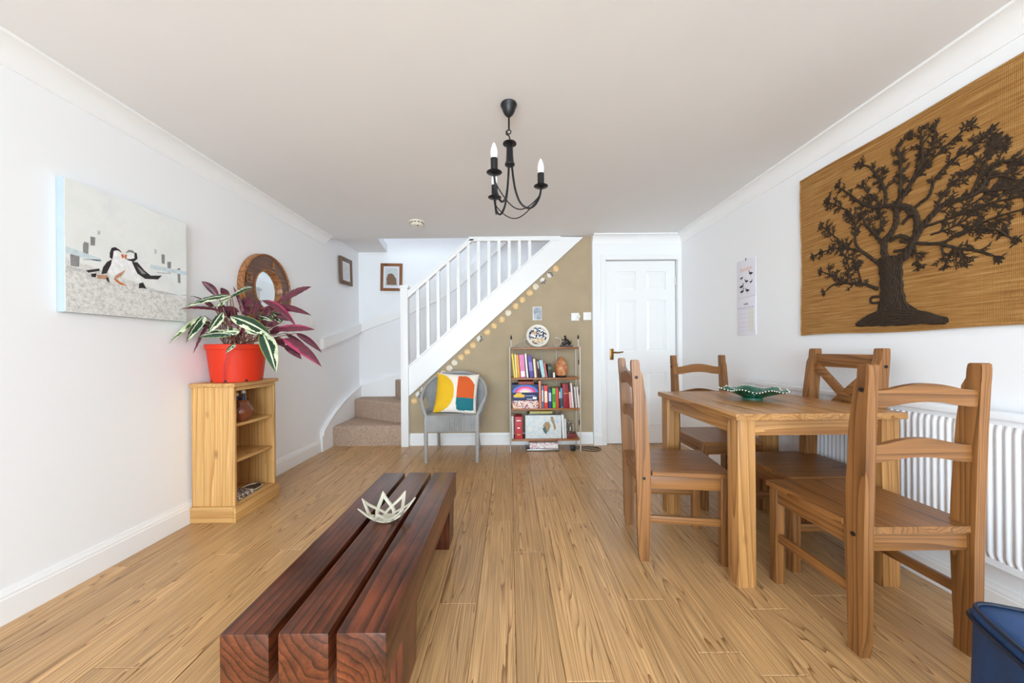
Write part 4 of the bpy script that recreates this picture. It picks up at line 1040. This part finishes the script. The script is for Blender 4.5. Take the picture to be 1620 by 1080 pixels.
rs = random.Random(4); kinds = [0, 2, 2, 1, 0, 0, 0, 1, 0, 0, 0, 2, 0, 0, 0, 1, 1, 1, 0, 2, 2, 0]
order = ['top of the string', ]
gt = 'shell discs strung under the stair string'
slm = []
for v in range(4):
    b = MB(); n = 22; rv = random.Random(v)
    rr = [.034 * (1 + rv.uniform(-.10, .08)) for _ in range(n)]
    vs = [(0, -.012, 0)]; fs = []
    for ring_, (k, y) in enumerate(((.35, -.008), (.7, -.012), (1, -.006), (.98, 0))):
        for j in range(n): vs.append((rr[j] * k * math.cos(2 * PI * j / n), y + .001 * math.sin(j * 3), rr[j] * k * math.sin(2 * PI * j / n)))
    for j in range(n): fs.append((0, 1 + j, 1 + (j + 1) % n))
    for q in range(3):
        for j in range(n): fs.append((1 + q * n + j, 1 + q * n + (j + 1) % n, 1 + (q + 1) * n + (j + 1) % n, 1 + (q + 1) * n + j))
    slm.append((b, vs, fs))
cnt = len(SHELLS); cache = {}
ordinal = ['topmost', 'second', 'third', 'fourth', 'fifth', 'sixth', 'seventh', 'eighth', 'ninth', 'tenth', 'eleventh', 'twelfth', 'thirteenth', 'fourteenth', 'fifteenth', 'sixteenth', 'seventeenth', 'eighteenth', 'nineteenth', 'twentieth', 'twenty-first', 'lowest']
cn = ['orange-brown', 'cream', 'grey and white']
for i, (x, z) in enumerate(SHELLS):
    k = kinds[i]; v = i % 4
    if (k, v) not in cache: cache[(k, v)] = MB().add(slm[v][1], slm[v][2]).mesh('shell_disc', 'slice%d' % k, 50)
    o = link_mesh('shell_disc', cache[(k, v)], None, (x, 3.8595, z), (0, rs.uniform(0, 6), 0))
    tag(o, '%s shell disc, %s in the row under the stair string' % (cn[k], ordinal[i] if i < 21 else 'lowest') if i not in () else '', 'shell', gt)

# ------------------------------------------------------------------ wicker chair
wc = thing('wicker_chair', 'grey painted wicker tub armchair against the taupe wall', 'armchair', (-.54, 3.262, 0))
rim = [(-.237, .0, .43), (-.268, .03, .50), (-.298, .09, .565), (-.308, .17, .615), (-.290, .26, .685), (-.225, .345, .755), (-.115, .395, .795), (0, .405, .805)]
bot = [(-.237, .0, .40), (-.242, .08, .40), (-.245, .17, .40), (-.225, .26, .40), (-.17, .32, .40), (-.085, .35, .40), (0, .355, .40)]
rimp = [Vector(p) for p in rim] + [Vector((-p[0], p[1], p[2])) for p in reversed(rim[:-1])]
botp = [Vector(p) for p in bot] + [Vector((-p[0], p[1], p[2])) for p in reversed(bot[:-1])]
rims = smooth_path(rimp, 12); bots = smooth_path(botp, 14)
def samp(path, t):
    k = t * (len(path) - 1); i = min(int(k), len(path) - 2); return path[i].lerp(path[i + 1], k - i)
def shell(t0, t1, v0, v1, ns, nvv, off):
    def fn(u, v):
        t = t0 + (t1 - t0) * u; vv = v0 + (v1 - v0) * v
        a = samp(bots, t); c = samp(rims, t); p = a.lerp(c, vv)
        n_ = Vector((p.x, p.y - .12, 0)).normalized()
        return p + n_ * (off + .010 * abs(math.sin(t * PI * 84)) - .005) + n_ * .02 * math.sin(PI * vv)
    return fn
def shell_obj(name, t0, t1, v0, v1):
    b = MB(); ns = int(840 * (t1 - t0)); b.grid(shell(t0, t1, v0, v1, ns, 0, .004), ns, 14); b.grid(shell(t0, t1, v0, v1, ns, 0, -.004), ns, 14)
    return b.obj(name, 'weavegrey', wc, angle=80)
def wickermat():
    m, t, b_ = nt('grey_wicker_weave'); N = t.nodes; L = t.links; tc = N.new('ShaderNodeTexCoord')
    n1 = N.new('ShaderNodeTexNoise'); n1.inputs['Scale'].default_value = 9; n1.inputs['Detail'].default_value = 4; L.new(tc.outputs['Object'], n1.inputs['Vector'])
    r = N.new('ShaderNodeValToRGB'); e = r.color_ramp.elements; e[0].position = .3; e[0].color = lin((156, 156, 156)); e[1].position = .7; e[1].color = lin((178, 176, 174)); L.new(n1.outputs['Fac'], r.inputs['Fac'])
    wv = N.new('ShaderNodeTexWave'); wv.bands_direction = 'Z'; wv.inputs['Scale'].default_value = 45; wv.inputs['Distortion'].default_value = 1.0; L.new(tc.outputs['Object'], wv.inputs['Vector'])
    L.new(r.outputs['Color'], b_.inputs['Base Color']); b_.inputs['Roughness'].default_value = .6
    bp = N.new('ShaderNodeBump'); bp.inputs['Strength'].default_value = .6; bp.inputs['Distance'].default_value = .004; L.new(wv.outputs['Fac'], bp.inputs['Height']); L.new(bp.outputs['Normal'], b_.inputs['Normal'])
    return m
M['weavegrey'] = wickermat()
shell_obj('back', .26, .74, 0, .97); shell_obj('side_panel', .0, .26, 0, .30); shell_obj('side_panel', .74, 1, 0, .30)
shell_obj('arm_panel', .04, .26, .72, .98); shell_obj('arm_panel', .74, .96, .72, .98)
MB().tube(rims, .016, 10).obj('rim', 'weavegrey', wc)
def apron(u, v):
    # front and side apron hanging below the seat
    pts = [Vector((-.245, .30, 0)), Vector((-.247, .10, 0)), Vector((-.237, -.006, 0)), Vector((-.12, -.016, 0)), Vector((0, -.019, 0)), Vector((.12, -.016, 0)), Vector((.237, -.006, 0)), Vector((.247, .10, 0)), Vector((.245, .30, 0))]
    p = samp(pts, u); n_ = Vector((p.x * .6, -.1, 0)).normalized()
    p = p + n_ * (.010 * abs(math.sin(u * PI * 62)) - .004); p.z = .285 + .15 * v; return p
b = MB(); b.grid(apron, 620, 10); b.obj('apron', 'weavegrey', wc, angle=80)
b = MB(); b.prism([(-.235, .0), (.235, .0), (.242, .1), (.24, .25), (.17, .32), (0, .35), (-.17, .32), (-.24, .25), (-.242, .1)], .405, .425); b.obj('seat', 'weavegrey', wc)
for s in (-1, 1):
    MB().tube([(s * .237, .004, .44), (s * .237, .002, .25), (s * .236, 0, .0)], [.019, .019, .017], 12).obj('front_leg', 'wicker', wc)
    MB().tube([(s * .195, .32, .41), (s * .20, .40, .2), (s * .215, .50, .0)], [.016, .016, .015], 12).obj('back_leg', 'wicker', wc)
# cushion
cu = thing('cushion', 'white cushion with yellow, orange and teal shapes on the wicker chair', 'cushion', (-.535, 3.43, .435))
M['cw'] = plain('cushion_cream_cotton', (240, 230, 218), .85, bump=.2, bscale=150); M['cy'] = plain('cushion_yellow', (232, 182, 28), .85, bump=.2, bscale=150); M['co'] = plain('cushion_orange', (214, 92, 36), .85, bump=.2, bscale=150); M['ct'] = plain('cushion_teal', (24, 112, 122), .85, bump=.2, bscale=150)
Wc, Hc = .42, .40
cm = Matrix.Rotation(math.radians(-20), 4, 'X') @ Matrix.Rotation(math.radians(3), 4, 'Y')
def cush(u, v, s):
    x = (u - .5) * 2; y = (v - .5) * 2
    px_ = x * Wc / 2 * (1 - .055 * (1 - y * y)); pz = (y * Hc / 2) * (1 - .055 * (1 - x * x))
    th = .065 * ((1 - x ** 4) * (1 - y ** 4)) ** .6
    th *= 1 + .10 * noise.noise(Vector((x * 2, y * 2, s)))
    th += .004 * math.sin((x * 1.2 + y * 2.4) * 4) * (1 - x * x) * (1 - y * y)
    return cm @ Vector((px_, s * th, pz + Hc / 2 - .005))
def cmi(u, v):
    if u < .47:
        # yellow leaf with straight left side, bulging to the right
        a = (u - .0) / .46; k = abs(v - .47) / .50
        return 1 if (a < math.sqrt(max(0, 1 - k ** 2.4)) and v < .97) else 0
    if u > .52:
        a = (u - .52) / .45
        top = .93 - .42 * max(0, a - .35) ** 2 * 1.6; lo = .03 + .30 * max(0, .18 - a) + .04 * a
        lft = .02 + .35 * max(0, .25 - v) ** 1.2
        if v < top and v > lo and a > lft and a < .93: return 2 if v > .36 else 3
    return 0
b = MB(); b.grid(lambda u, v: cush(u, v, -1), 70, 70, cmi); b.grid(lambda u, v: cush(1 - u, v, 1), 24, 24)
b.obj('cover', ['cw', 'cy', 'co', 'ct'], cu, angle=80)
cu.location = (-.535, 3.415, .428)

# ------------------------------------------------------------------ metal and wood shelf unit
sh = thing('shelf_unit', 'scrolled metal shelf unit with four wooden shelves by the taupe wall', 'shelf unit', (.358, 3.70, 0))
hw_, y0s, y1s = .355, -.115, .115
SZ = [.105, .415, .726, 1.036]
for z in SZ: MB().box(-hw_ + .012, hw_ - .012, y0s + .008, y1s - .008, z, z + .020, .003).obj('shelf', 'shelfwood', sh)
for s in (-1, 1):
    MB().tube([(s * hw_, y0s, 0), (s * hw_, y0s, 1.06)], .0062, 8).obj('post', 'greymetal', sh)
    MB().tube([(s * hw_, y1s, 0), (s * hw_, y1s, 1.06)], .0062, 8).obj('post', 'greymetal', sh)
    bp_ = MB().tube([(s * .34, y0s + .005, 1.056), (s * .34, y0s + .005, 1.14)], .005, 8).obj('finial', 'greymetal', sh)
    MB().lathe([(0, 1.13), (.007, 1.137), (.010, 1.155), (.006, 1.172), (0, 1.182)], 10, (s * .34, y0s + .005, 0)).obj('finial_tip', 'black', bp_)
    for z in SZ: MB().tube([(s * hw_, y0s, z + .01), (s * hw_, y1s, z + .01)], .005, 6).obj('side_rail', 'greymetal', sh)
    for (zc_) in (.93, .62, .31):
        pts = [(s * hw_, y0s + .02 + .05 * (t * 1.2), zc_ + .07 * math.cos(t * 4.5) * (1 - .3 * t)) for t in [i / 14 for i in range(15)]]
        MB().tube(pts, .004, 6).obj('side_scroll', 'black', sh)
    pts = []
    for t in [i / 40 for i in range(41)]:
        if t < .3:
            k = t / .3; pts.append((s * (.335 - .15 * k), y1s, 1.062 + .085 * k))
        else:
            k = (t - .3) / .7; a = PI * .62 - k * 5.2; r_ = .052 - .020 * k
            pts.append((s * (.150 + .0 + r_ * math.cos(a) * -1 * -1), y1s, 1.110 + r_ * math.sin(a)))
    MB().tube(pts, .0045, 6).obj('top_scroll', 'greymetal', sh)
MB().tube([(-hw_, y1s, 1.062), (hw_, y1s, 1.062)], .0045, 6).obj('top_bar', 'greymetal', sh)
for x in (-.185, -.02, .145): MB().tube([(x, y1s + .002, .125), (x, y1s + .002, 1.04)], .0048, 6).obj('back_bar', 'greymetal', sh)
BZ = [z + .0205 for z in SZ]
def colmat(c):
    k = 'bk_%d_%d_%d' % c
    if k not in M: M[k] = plain(k, c, .5, var=.06, vscale=40)
    return k
M['pages'] = plain('page_block', (226, 216, 196), .8)
SX = lambda px: (px - 806) / 155.5
def book(label, name, xb_, xt, wd, h, z, cover, dp=.155, yf=3.605, stripe=None, cat='book', group='books on the metal shelves'):
    """upright book leaning in x; xb_/xt: left edge at foot/head; built of cover, pages and spine band"""
    r = thing(name, label, cat, (xb_, yf, z), group=group); k = (xt - xb_) / h
    hh = h / math.sqrt(1 + k * k); an = math.atan(k)
    r.rotation_euler = (0, an, 0); r.location = (xb_, yf, z + (wd * math.sin(-an) * -1 if False else 0) + abs(math.sin(an)) * (wd if an > 0 else 0) + .0005)
    h = hh
    c = MB(); t_ = min(.003, wd * .18)
    c.box(0, t_, 0, dp, 0, h, .0006); c.box(wd - t_, wd, 0, dp, 0, h, .0006); c.box(0, wd, -.001, t_, 0, h, .001)
    c.obj('cover', colmat(cover), r)
    MB().box(t_, wd - t_, t_, dp - .004, .004, h - .004).obj('pages', 'pages', r)
    if stripe:
        MB().box(wd * .12, wd * .88, -.0016, -.0009, h * stripe[1], h * stripe[2]).obj('spine_label', colmat(stripe[0]), r)
    return r
def P1(z): return SX(795 + z / 9.0)
def P2(z): return SX(795 + z / 8.307)
top_books = [('bright yellow book at the left end of the upper book row', 160, 125, 26, .247, (238, 208, 60), None),
 ('pale cream-yellow book beside the bright yellow one', 188, 165, 25, .240, (240, 226, 150), None),
 ('orange book left of the thick pink book', 218, 192, 32, .232, (240, 164, 50), None),
 ('thick pink book with a white lower spine in the upper row', 256, 232, 72, .236, (226, 130, 178), ((246, 238, 244), .04, .28)),
 ('white book between the pink and purple books', 340, 312, 28, .246, (238, 234, 226), None),
 ('thick purple book in the upper row', 386, 350, 62, .228, (88, 70, 150), ((140, 124, 190), .3, .7)),
 ('short cream book right of the purple one', 454, 430, 32, .192, (238, 226, 188), None),
 ('narrow dark red book leaning beside the short cream book', 494, 462, 18, .190, (120, 40, 44), None),
 ('narrow black book leaning beside the light blue one', 520, 482, 24, .188, (40, 40, 46), ((190, 190, 190), .5, .9)),
 ('light blue leaning book in the upper row', 560, 514, 52, .182, (172, 208, 214), None),
 ('salmon red leaning book next to the small black book', 616, 578, 26, .160, (206, 96, 86), None),
 ('small upright black book left of the salt lamp', 650, 640, 56, .136, (34, 40, 38), ((90, 120, 70), .6, .8))]
xprev = None
for (lb_, xb1, xt1, wz, h, c, stp_) in top_books:
    book(lb_, 'book', P1(xb1), P1(xt1), wz / 9 / 155.5 - .001, h, BZ[2], c, stripe=stp_)
mid_books = [('tall salmon book beside the board game boxes', 478, 470, 30, .278, (226, 140, 104), None),
 ('narrow grey-blue book in the middle row', 512, 508, 27, .228, (104, 120, 150), ((220, 222, 226), .3, .8)),
 ('thick bright red book in the middle row', 545, 540, 48, .230, (216, 58, 46), ((250, 226, 200), .25, .75)),
 ('navy blue book between the red and green books', 600, 595, 44, .196, (44, 54, 116), ((190, 196, 220), .35, .8)),
 ('lime green book in the middle row', 653, 648, 45, .202, (112, 196, 56), ((60, 120, 40), .3, .7)),
 ('narrower red book right of the green one', 702, 697, 34, .205, (216, 62, 52), None),
 ('narrow black and white book in the middle row', 741, 737, 20, .196, (44, 44, 50), ((226, 226, 226), .5, .85)),
 ('narrow light blue book with a black foot', 766, 759, 22, .202, (116, 180, 212), ((30, 30, 34), .05, .5)),
 ('thick dark crimson volume with gold bands', 795, 785, 74, .245, (150, 22, 32), ((200, 140, 70), .58, .62)),
 ('short pink book beside the crimson volume', 878, 866, 32, .160, (232, 170, 166), None),
 ('slim white book leaning by the short pink one', 914, 888, 20, .250, (240, 234, 232), None),
 ('thin off-white booklet near the right end of the middle row', 960, 940, 16, .215, (226, 218, 212), None),
 ('pale pinkish booklet at the right end of the middle row', 990, 968, 20, .215, (240, 226, 222), None)]
for (lb_, xb1, xt1, wz, h, c, stp_) in mid_books:
    book(lb_, 'book', P2(xb1), P2(xt1), wz / 8.307 / 155.5 - .001, h, BZ[1], c, stripe=stp_)
# games
def gamebox(label, x0, x1, z, h, mats, yf=3.60, dp=.19):
    r = thing('board_game', label, 'game box', ((x0 + x1) / 2, yf, z), group='board games on the metal shelves'); w_ = (x1 - x0) / 2
    MB().box(-w_, w_, 0, dp, 0, h * .28, .001).obj('base', mats[0], r); MB().box(-w_ - .001, w_ + .001, -.001, dp + .001, h * .28, h, .001).obj('lid', mats[0], r)
    return r
M['game1'] = speckle('busy_game_print', [(232, 208, 196), (196, 96, 92), (240, 232, 224), (150, 120, 140), (230, 190, 140)], 75, .45)
g1 = gamebox('white board game box with a busy pink print, bottom of the stack', P2(128), P2(466), BZ[1], .079, ['game1'])
g2 = gamebox('navy board game box with a rainbow arc above yellow lettering', P2(124), P2(464), BZ[1] + .0805, .163, [colmat((34, 44, 92))])
rc = [(60, 120, 210), (226, 60, 110), (240, 130, 190), (246, 206, 220), (250, 232, 190)]
for i, c in enumerate(rc):
    R_ = .122 - i * .022; hz = .082
    n = 20; vs = []
    poly = [(R_ * 1.08 * math.cos(PI * j / n), min(hz + R_ * .62 * math.sin(PI * j / n), .1595)) for j in range(n + 1)]
    MB().prism(poly, -.0016 - i * .0002, -.0009, 'Y').obj('printed_arc', colmat(c), g2)
MB().prism([(-.115, .032), (-.01, .032), (-.005, .058), (-.03, .062), (-.04, .078), (-.09, .076), (-.1, .060), (-.12, .056)], -.0030, -.0009, 'Y').obj('printed_title', colmat((236, 190, 60)), g2)
MB().box(.075, .115, -.0022, -.0009, .012, .036).obj('printed_badge', 'white', g2); MB().box(.015, .07, -.0022, -.0009, .010, .016).obj('printed_line', 'white', g2); MB().box(.0, .10, -.0022, -.0009, .045, .052).obj('printed_line', colmat((150, 160, 200)), g2)
gamebox('small brown box lying on top of the board games', P2(205), P2(408), BZ[1] + .2445, .028, [colmat((150, 70, 54))])
# salt lamp
M['salt'] = speckle('himalayan_salt', [(150, 84, 48), (196, 124, 76), (232, 184, 140)], 22, .45, 'noise')
sl_ = thing('salt_lamp', 'rough orange rock salt lamp on a dark base', 'lamp', (P1(846), 3.66, BZ[2]))
MB().lathe([(.052, 0), (.055, .008), (.052, .018), (0, .018)], 24).obj('base', 'bolt', sl_)
b = MB(); prof = [(0, .018), (.050, .018), (.066, .05), (.070, .09), (.058, .14), (.034, .185), (.014, .208), (0, .212)]
n = 22; vs = []
for i, (r_, z) in enumerate(prof):
    for j in range(n):
        t = 2 * PI * j / n; k = 1 + .12 * noise.noise(Vector((math.cos(t) * 1.6, math.sin(t) * 1.6, z * 16)))
        vs.append((r_ * k * math.cos(t), r_ * k * math.sin(t), z))
b.add(vs, [(i * n + j, i * n + (j + 1) % n, (i + 1) * n + (j + 1) % n, (i + 1) * n + j) for i in range(len(prof) - 1) for j in range(n)]); b.obj('salt_block', 'salt', sl_, angle=22)
for k, (xz, lab) in enumerate(((.0, 'lower'), (.0255, 'upper'))):
    tag(MB().box(-.009, .009, -.009, .009, 0, .025, .002).obj('small_cube', 'white', None, (P1(731), 3.615, BZ[2] + .0003 + k * .0262)), '%s of two small white cubes by the salt lamp' % lab, 'ornament', 'small white cubes')
# plate, figurine on top
M['platedeco'] = speckle('speckled_plate_glaze', [(30, 36, 56), (232, 230, 224), (120, 130, 150), (240, 238, 232), (52, 58, 76), (226, 222, 214)], 80, .25)
M['plate'] = plain('cream_plate_glaze', (232, 226, 212), .25); M['tan'] = speckle('tan_speckle', [(222, 190, 150), (200, 160, 120), (236, 220, 196)], 90, .3)
pp_ = thing('decorative_plate', 'round cream plate with a black and blue speckled centre on the shelf unit', 'plate', (.30, 3.725, 1.0565)); pp_.rotation_euler = (math.radians(-14), 0, 0)
MB().lathe([(0, 0), (.07, 0), (.118, .014), (.122, .018), (.118, .020), (.094, .012), (.088, .006), (0, .006)], 48, (0, 0, .1225), axis='Y').obj('plate', 'plate', pp_)
MB().lathe([(0, .0075), (.088, .0075), (.094, .013)], 48, (0, 0, .1225), axis='Y', cap=False).obj('speckled_centre', 'platedeco', pp_)
MB().prism([(.080 * math.cos(t), .1225 + .080 * math.sin(t)) for t in [PI * 1.12 + PI * .76 * i / 20 for i in range(21)]], -.0088, -.0080, 'Y').obj('tan_band', 'tan', pp_)
MB().lathe([(0, .0095), (.015, .009), (.016, .008)], 12, (-.035, 0, .155), axis='Y', cap=False).obj('flower', colmat((226, 150, 100)), pp_)
M['bronze'] = plain('dark_bronze', (52, 42, 38), .4, metal=.5, var=.3, vscale=60)
fg = thing('bronze_figurine', 'dark bronze figurine reclining on a base, right end of the top shelf', 'figurine', (.588, 3.66, 1.0565))
MB().prism([(-.062, -.03), (.062, -.03), (.066, 0), (.055, .03), (-.055, .03), (-.066, 0)], 0, .018).obj('base', 'bronze', fg)
b = MB(); b.tube([(-.045, 0, .025), (-.02, 0, .034), (.005, 0, .05), (-.004, 0, .078), (-.012, 0, .096)], [.014, .018, .022, .017, .009], 10); b.tube([(.005, 0, .045), (.03, -.005, .055), (.048, 0, .03)], [.015, .012, .009], 8); b.tube([(-.008, 0, .08), (.02, -.008, .07), (.03, -.01, .05)], [.008, .007, .006], 8); b.tube([(-.008, 0, .082), (-.035, -.006, .070), (-.048, -.004, .085)], [.008, .006, .005], 8)
b.obj('body', 'bronze', fg, angle=70); MB().lathe([(0, -.013), (.010, -.008), (.013, 0), (.010, .009), (0, .014)], 12, (-.012, 0, .108)).obj('head', 'bronze', fg)
b = MB(); b.tube([(.03, .01, .02), (.052, .012, .05), (.05, .01, .07)], [.007, .005, .003], 6); b.tube([(.02, .012, .02), (.035, .012, .06)], [.006, .003], 6); b.obj('foliage', 'bronze', fg)
# bottom shelf
M['redfile'] = plain('red_file_board', (190, 50, 62), .5); M['maptex'] = speckle('faded_map_print', [(214, 214, 206), (188, 204, 212), (226, 222, 214), (168, 186, 196)], 26, .5, 'noise'); M['maptan'] = plain('map_tan_ink', (160, 128, 88), .5); M['mapgreen'] = plain('map_green_ink', (62, 92, 92), .5)
book('thin pale file at the left end of the lowest shelf', 'book', P2(112), P2(110), 26 / 8.307 / 155.5, .232, BZ[0], (206, 208, 204), dp=.17)
rf = thing('lever_arch_file', 'red lever arch file standing on the lowest shelf', 'file', (P2(204), 3.60, BZ[0]))
MB().box(-.038, .038, 0, .17, 0, .225, .002).obj('case', 'redfile', rf); MB().box(-.019, .019, -.001, .0, .035, .052).obj('label_holder', 'brass', rf); MB().box(-.013, .013, -.001, .0, .105, .117).obj('label', 'white', rf); MB().box(-.022, .022, -.001, .0, .182, .192).obj('label', 'white', rf)
mp_ = thing('map_box', 'flat box printed with a faded map leaning on the lowest shelf', 'box', (P2(530), 3.606, BZ[0])); mp_.rotation_euler = (math.radians(-4), 0, 0)
MB().box(-.184, .184, 0, .03, 0.001, .236, .002).obj('box', 'maptex', mp_)
MB().prism([(-.005, .13), (.02, .165), (.055, .17), (.075, .13), (.06, .085), (.04, .06), (.015, .08)], -.0008, -.0001, 'Y').prism([(.075, .22), (.10, .22), (.115, .16), (.13, .10), (.11, .085), (.10, .14), (.08, .18)], -.0008, -.0001, 'Y').obj('printed_land', 'maptan', mp_)
MB().prism([(-.01, .10), (.02, .125), (.035, .075), (.03, .04), (.005, .065)], -.0011, -.0001, 'Y').obj('printed_land', 'mapgreen', mp_)
book('narrow white folder right of the map box', 'book', P2(782), P2(770), 26 / 8.307 / 155.5, .243, BZ[0], (232, 230, 226), dp=.17)
book('shorter grey-white folder next to the glass jar', 'book', P2(812), P2(803), 24 / 8.307 / 155.5, .200, BZ[0], (206, 210, 214), dp=.17)
lyb = thing('book', 'green and yellow book lying flat behind the map box', 'book', (P2(505), 3.70, BZ[0] + .2455), group='books on the metal shelves')
MB().box(-.118, .118, -.055, .055, 0, .004, .001).box(-.118, .118, -.055, .055, .024, .028, .001).box(-.118, .118, -.055, -.052, .0, .028, .001).obj('cover', colmat((196, 186, 110)), lyb); MB().box(-.114, .114, -.051, .05, .004, .024).obj('pages', 'pages', lyb)
st_ = thing('dark_box', 'dark lidded box standing behind the map box on the lowest shelf', 'box', (P2(505), 3.72, BZ[0])); MB().box(-.13, .13, -.06, .06, 0, .22, .003).obj('body', 'slate', st_); MB().box(-.132, .132, -.062, .062, .2205, .245, .003).obj('lid', 'slate', st_)
gm, gt_, gb_ = nt('clear_glass'); gb_.inputs['Transmission Weight'].default_value = 1; gb_.inputs['Roughness'].default_value = .02; gb_.inputs['Base Color'].default_value = (.93, .96, .95, 1); M['glass'] = gm
rbx = MB().box(-.062, .062, -.06, .06, 0, .045, .003).obj('red_box', colmat((118, 42, 40)), None, (.665 - .045, 3.685, BZ[0])); tag(rbx, 'low dark red box at the right end of the lowest shelf', 'box')
gj = thing('glass_jar', 'stoppered clear glass jar standing on the dark red box', 'jar', (.625, 3.675, BZ[0] + .0455))
MB().lathe([(0, 0), (.030, 0), (.038, .012), (.042, .045), (.034, .075), (.022, .088), (.020, .094), (.017, .088), (.029, .073), (.037, .045), (.033, .014), (0, .006)], 24).obj('jar_body', 'glass', gj); MB().lathe([(.016, .090), (.024, .097), (.024, .102), (.008, .106), (.013, .118), (.008, .130), (0, .132)], 20).obj('stopper', 'glass', gj)
# patterned box on a tray under the lowest shelf
M['pat2'] = speckle('pink_pattern_print', [(214, 180, 180), (240, 236, 232), (190, 140, 150), (246, 242, 238)], 120, .6)
ub = thing('storage_box', 'pink and white patterned box under the shelf unit', 'box', (P2(535), 3.70, .0205)); MB().box(-.145, .145, -.09, .09, 0, .045, .003).obj('body', 'pat2', ub); MB().box(-.148, .148, -.093, .093, .0452, .062, .003).obj('lid', 'pat2', ub)
ty = thing('black_tray', 'black tray with grey rim on the floor under the patterned box', 'tray', (P2(520), 3.70, 0)); MB().box(-.168, .168, -.105, .105, 0, .012, .003).obj('tray', 'slate', ty); MB().box(-.164, .164, -.108, -.1, .012, .019, .002).box(-.164, .164, .1, .108, .012, .019, .002).obj('rim', 'chrome', ty)
# plug and cable
pg = thing('power_adapter', 'black power adapter with a looping cable beside the shelf unit', 'adapter', (.64, 3.62, .0))
MB().box(-.025, .025, -.02, .02, 0, .05, .004).obj('plug', 'black', pg)
MB().tube(smooth_path([Vector(p) for p in ((.02, -.01, .03), (.09, -.03, .012), (.19, -.05, .005), (.27, -.02, .005), (.29, .04, .005), (.22, .10, .005), (.12, .11, .005), (.05, .09, .01))], 6), .0035, 6).obj('cable', 'black', pg)
MB().tube(smooth_path([Vector(p) for p in ((.01, .0, .045), (.08, .02, .02), (.16, .03, .006), (.25, .0, .010), (.27, .06, .012), (.16, .12, .006))], 6), .0035, 6).obj('cable', 'black', pg)

# ------------------------------------------------------------------ blue cool bag in the corner
M['blue'] = plain('blue_nylon', (14, 62, 112), .55, var=.2, vscale=12, bump=.3, bscale=200); M['bluedark'] = plain('navy_piping', (12, 28, 52), .5)
bg_ = thing('cool_bag', 'dark blue zipped cool bag on the floor next to the foreground chair', 'bag', (1.245, .72, 0)); bg_.rotation_euler = (0, 0, math.radians(-24))
def sq(t, a, b_, e=.35):
    c, s = math.cos(t), math.sin(t)
    return (a * math.copysign(abs(c) ** e, c), b_ * math.copysign(abs(s) ** e, s))
def ringv(k, z, a=.135, b_=.195): return [(*[q * k for q in sq(2 * PI * i / 64, a, b_)], z) for i in range(64)]
def loft(rings):
    b = MB(); n = len(rings[0]); vs = [p for r_ in rings for p in r_]
    return b.add(vs, [(i * n + j, i * n + (j + 1) % n, (i + 1) * n + (j + 1) % n, (i + 1) * n + j) for i in range(len(rings) - 1) for j in range(n)] + [tuple(range(n - 1, -1, -1)), tuple((len(rings) - 1) * n + j for j in range(n))])
loft([ringv(.96, 0), ringv(1.0, .02), ringv(1.02, .15), ringv(1.0, .31), ringv(1.0, .335)]).obj('body', 'blue', bg_, angle=50)
lid = MB(); rg = [ringv(1.0, .341), ringv(1.01, .352), ringv(.96, .362), ringv(.8, .366), ringv(.5, .362), ringv(.2, .360)]
loft(rg).obj('lid', 'blue', bg_, angle=50)
MB().tube([Vector(p) for p in ringv(1.02, .338)], .0065, 6, closed=True).obj('zip', 'bluedark', bg_)
MB().tube([Vector(p) for p in ringv(.97, .364)], .005, 6, closed=True).obj('piping', 'bluedark', bg_)
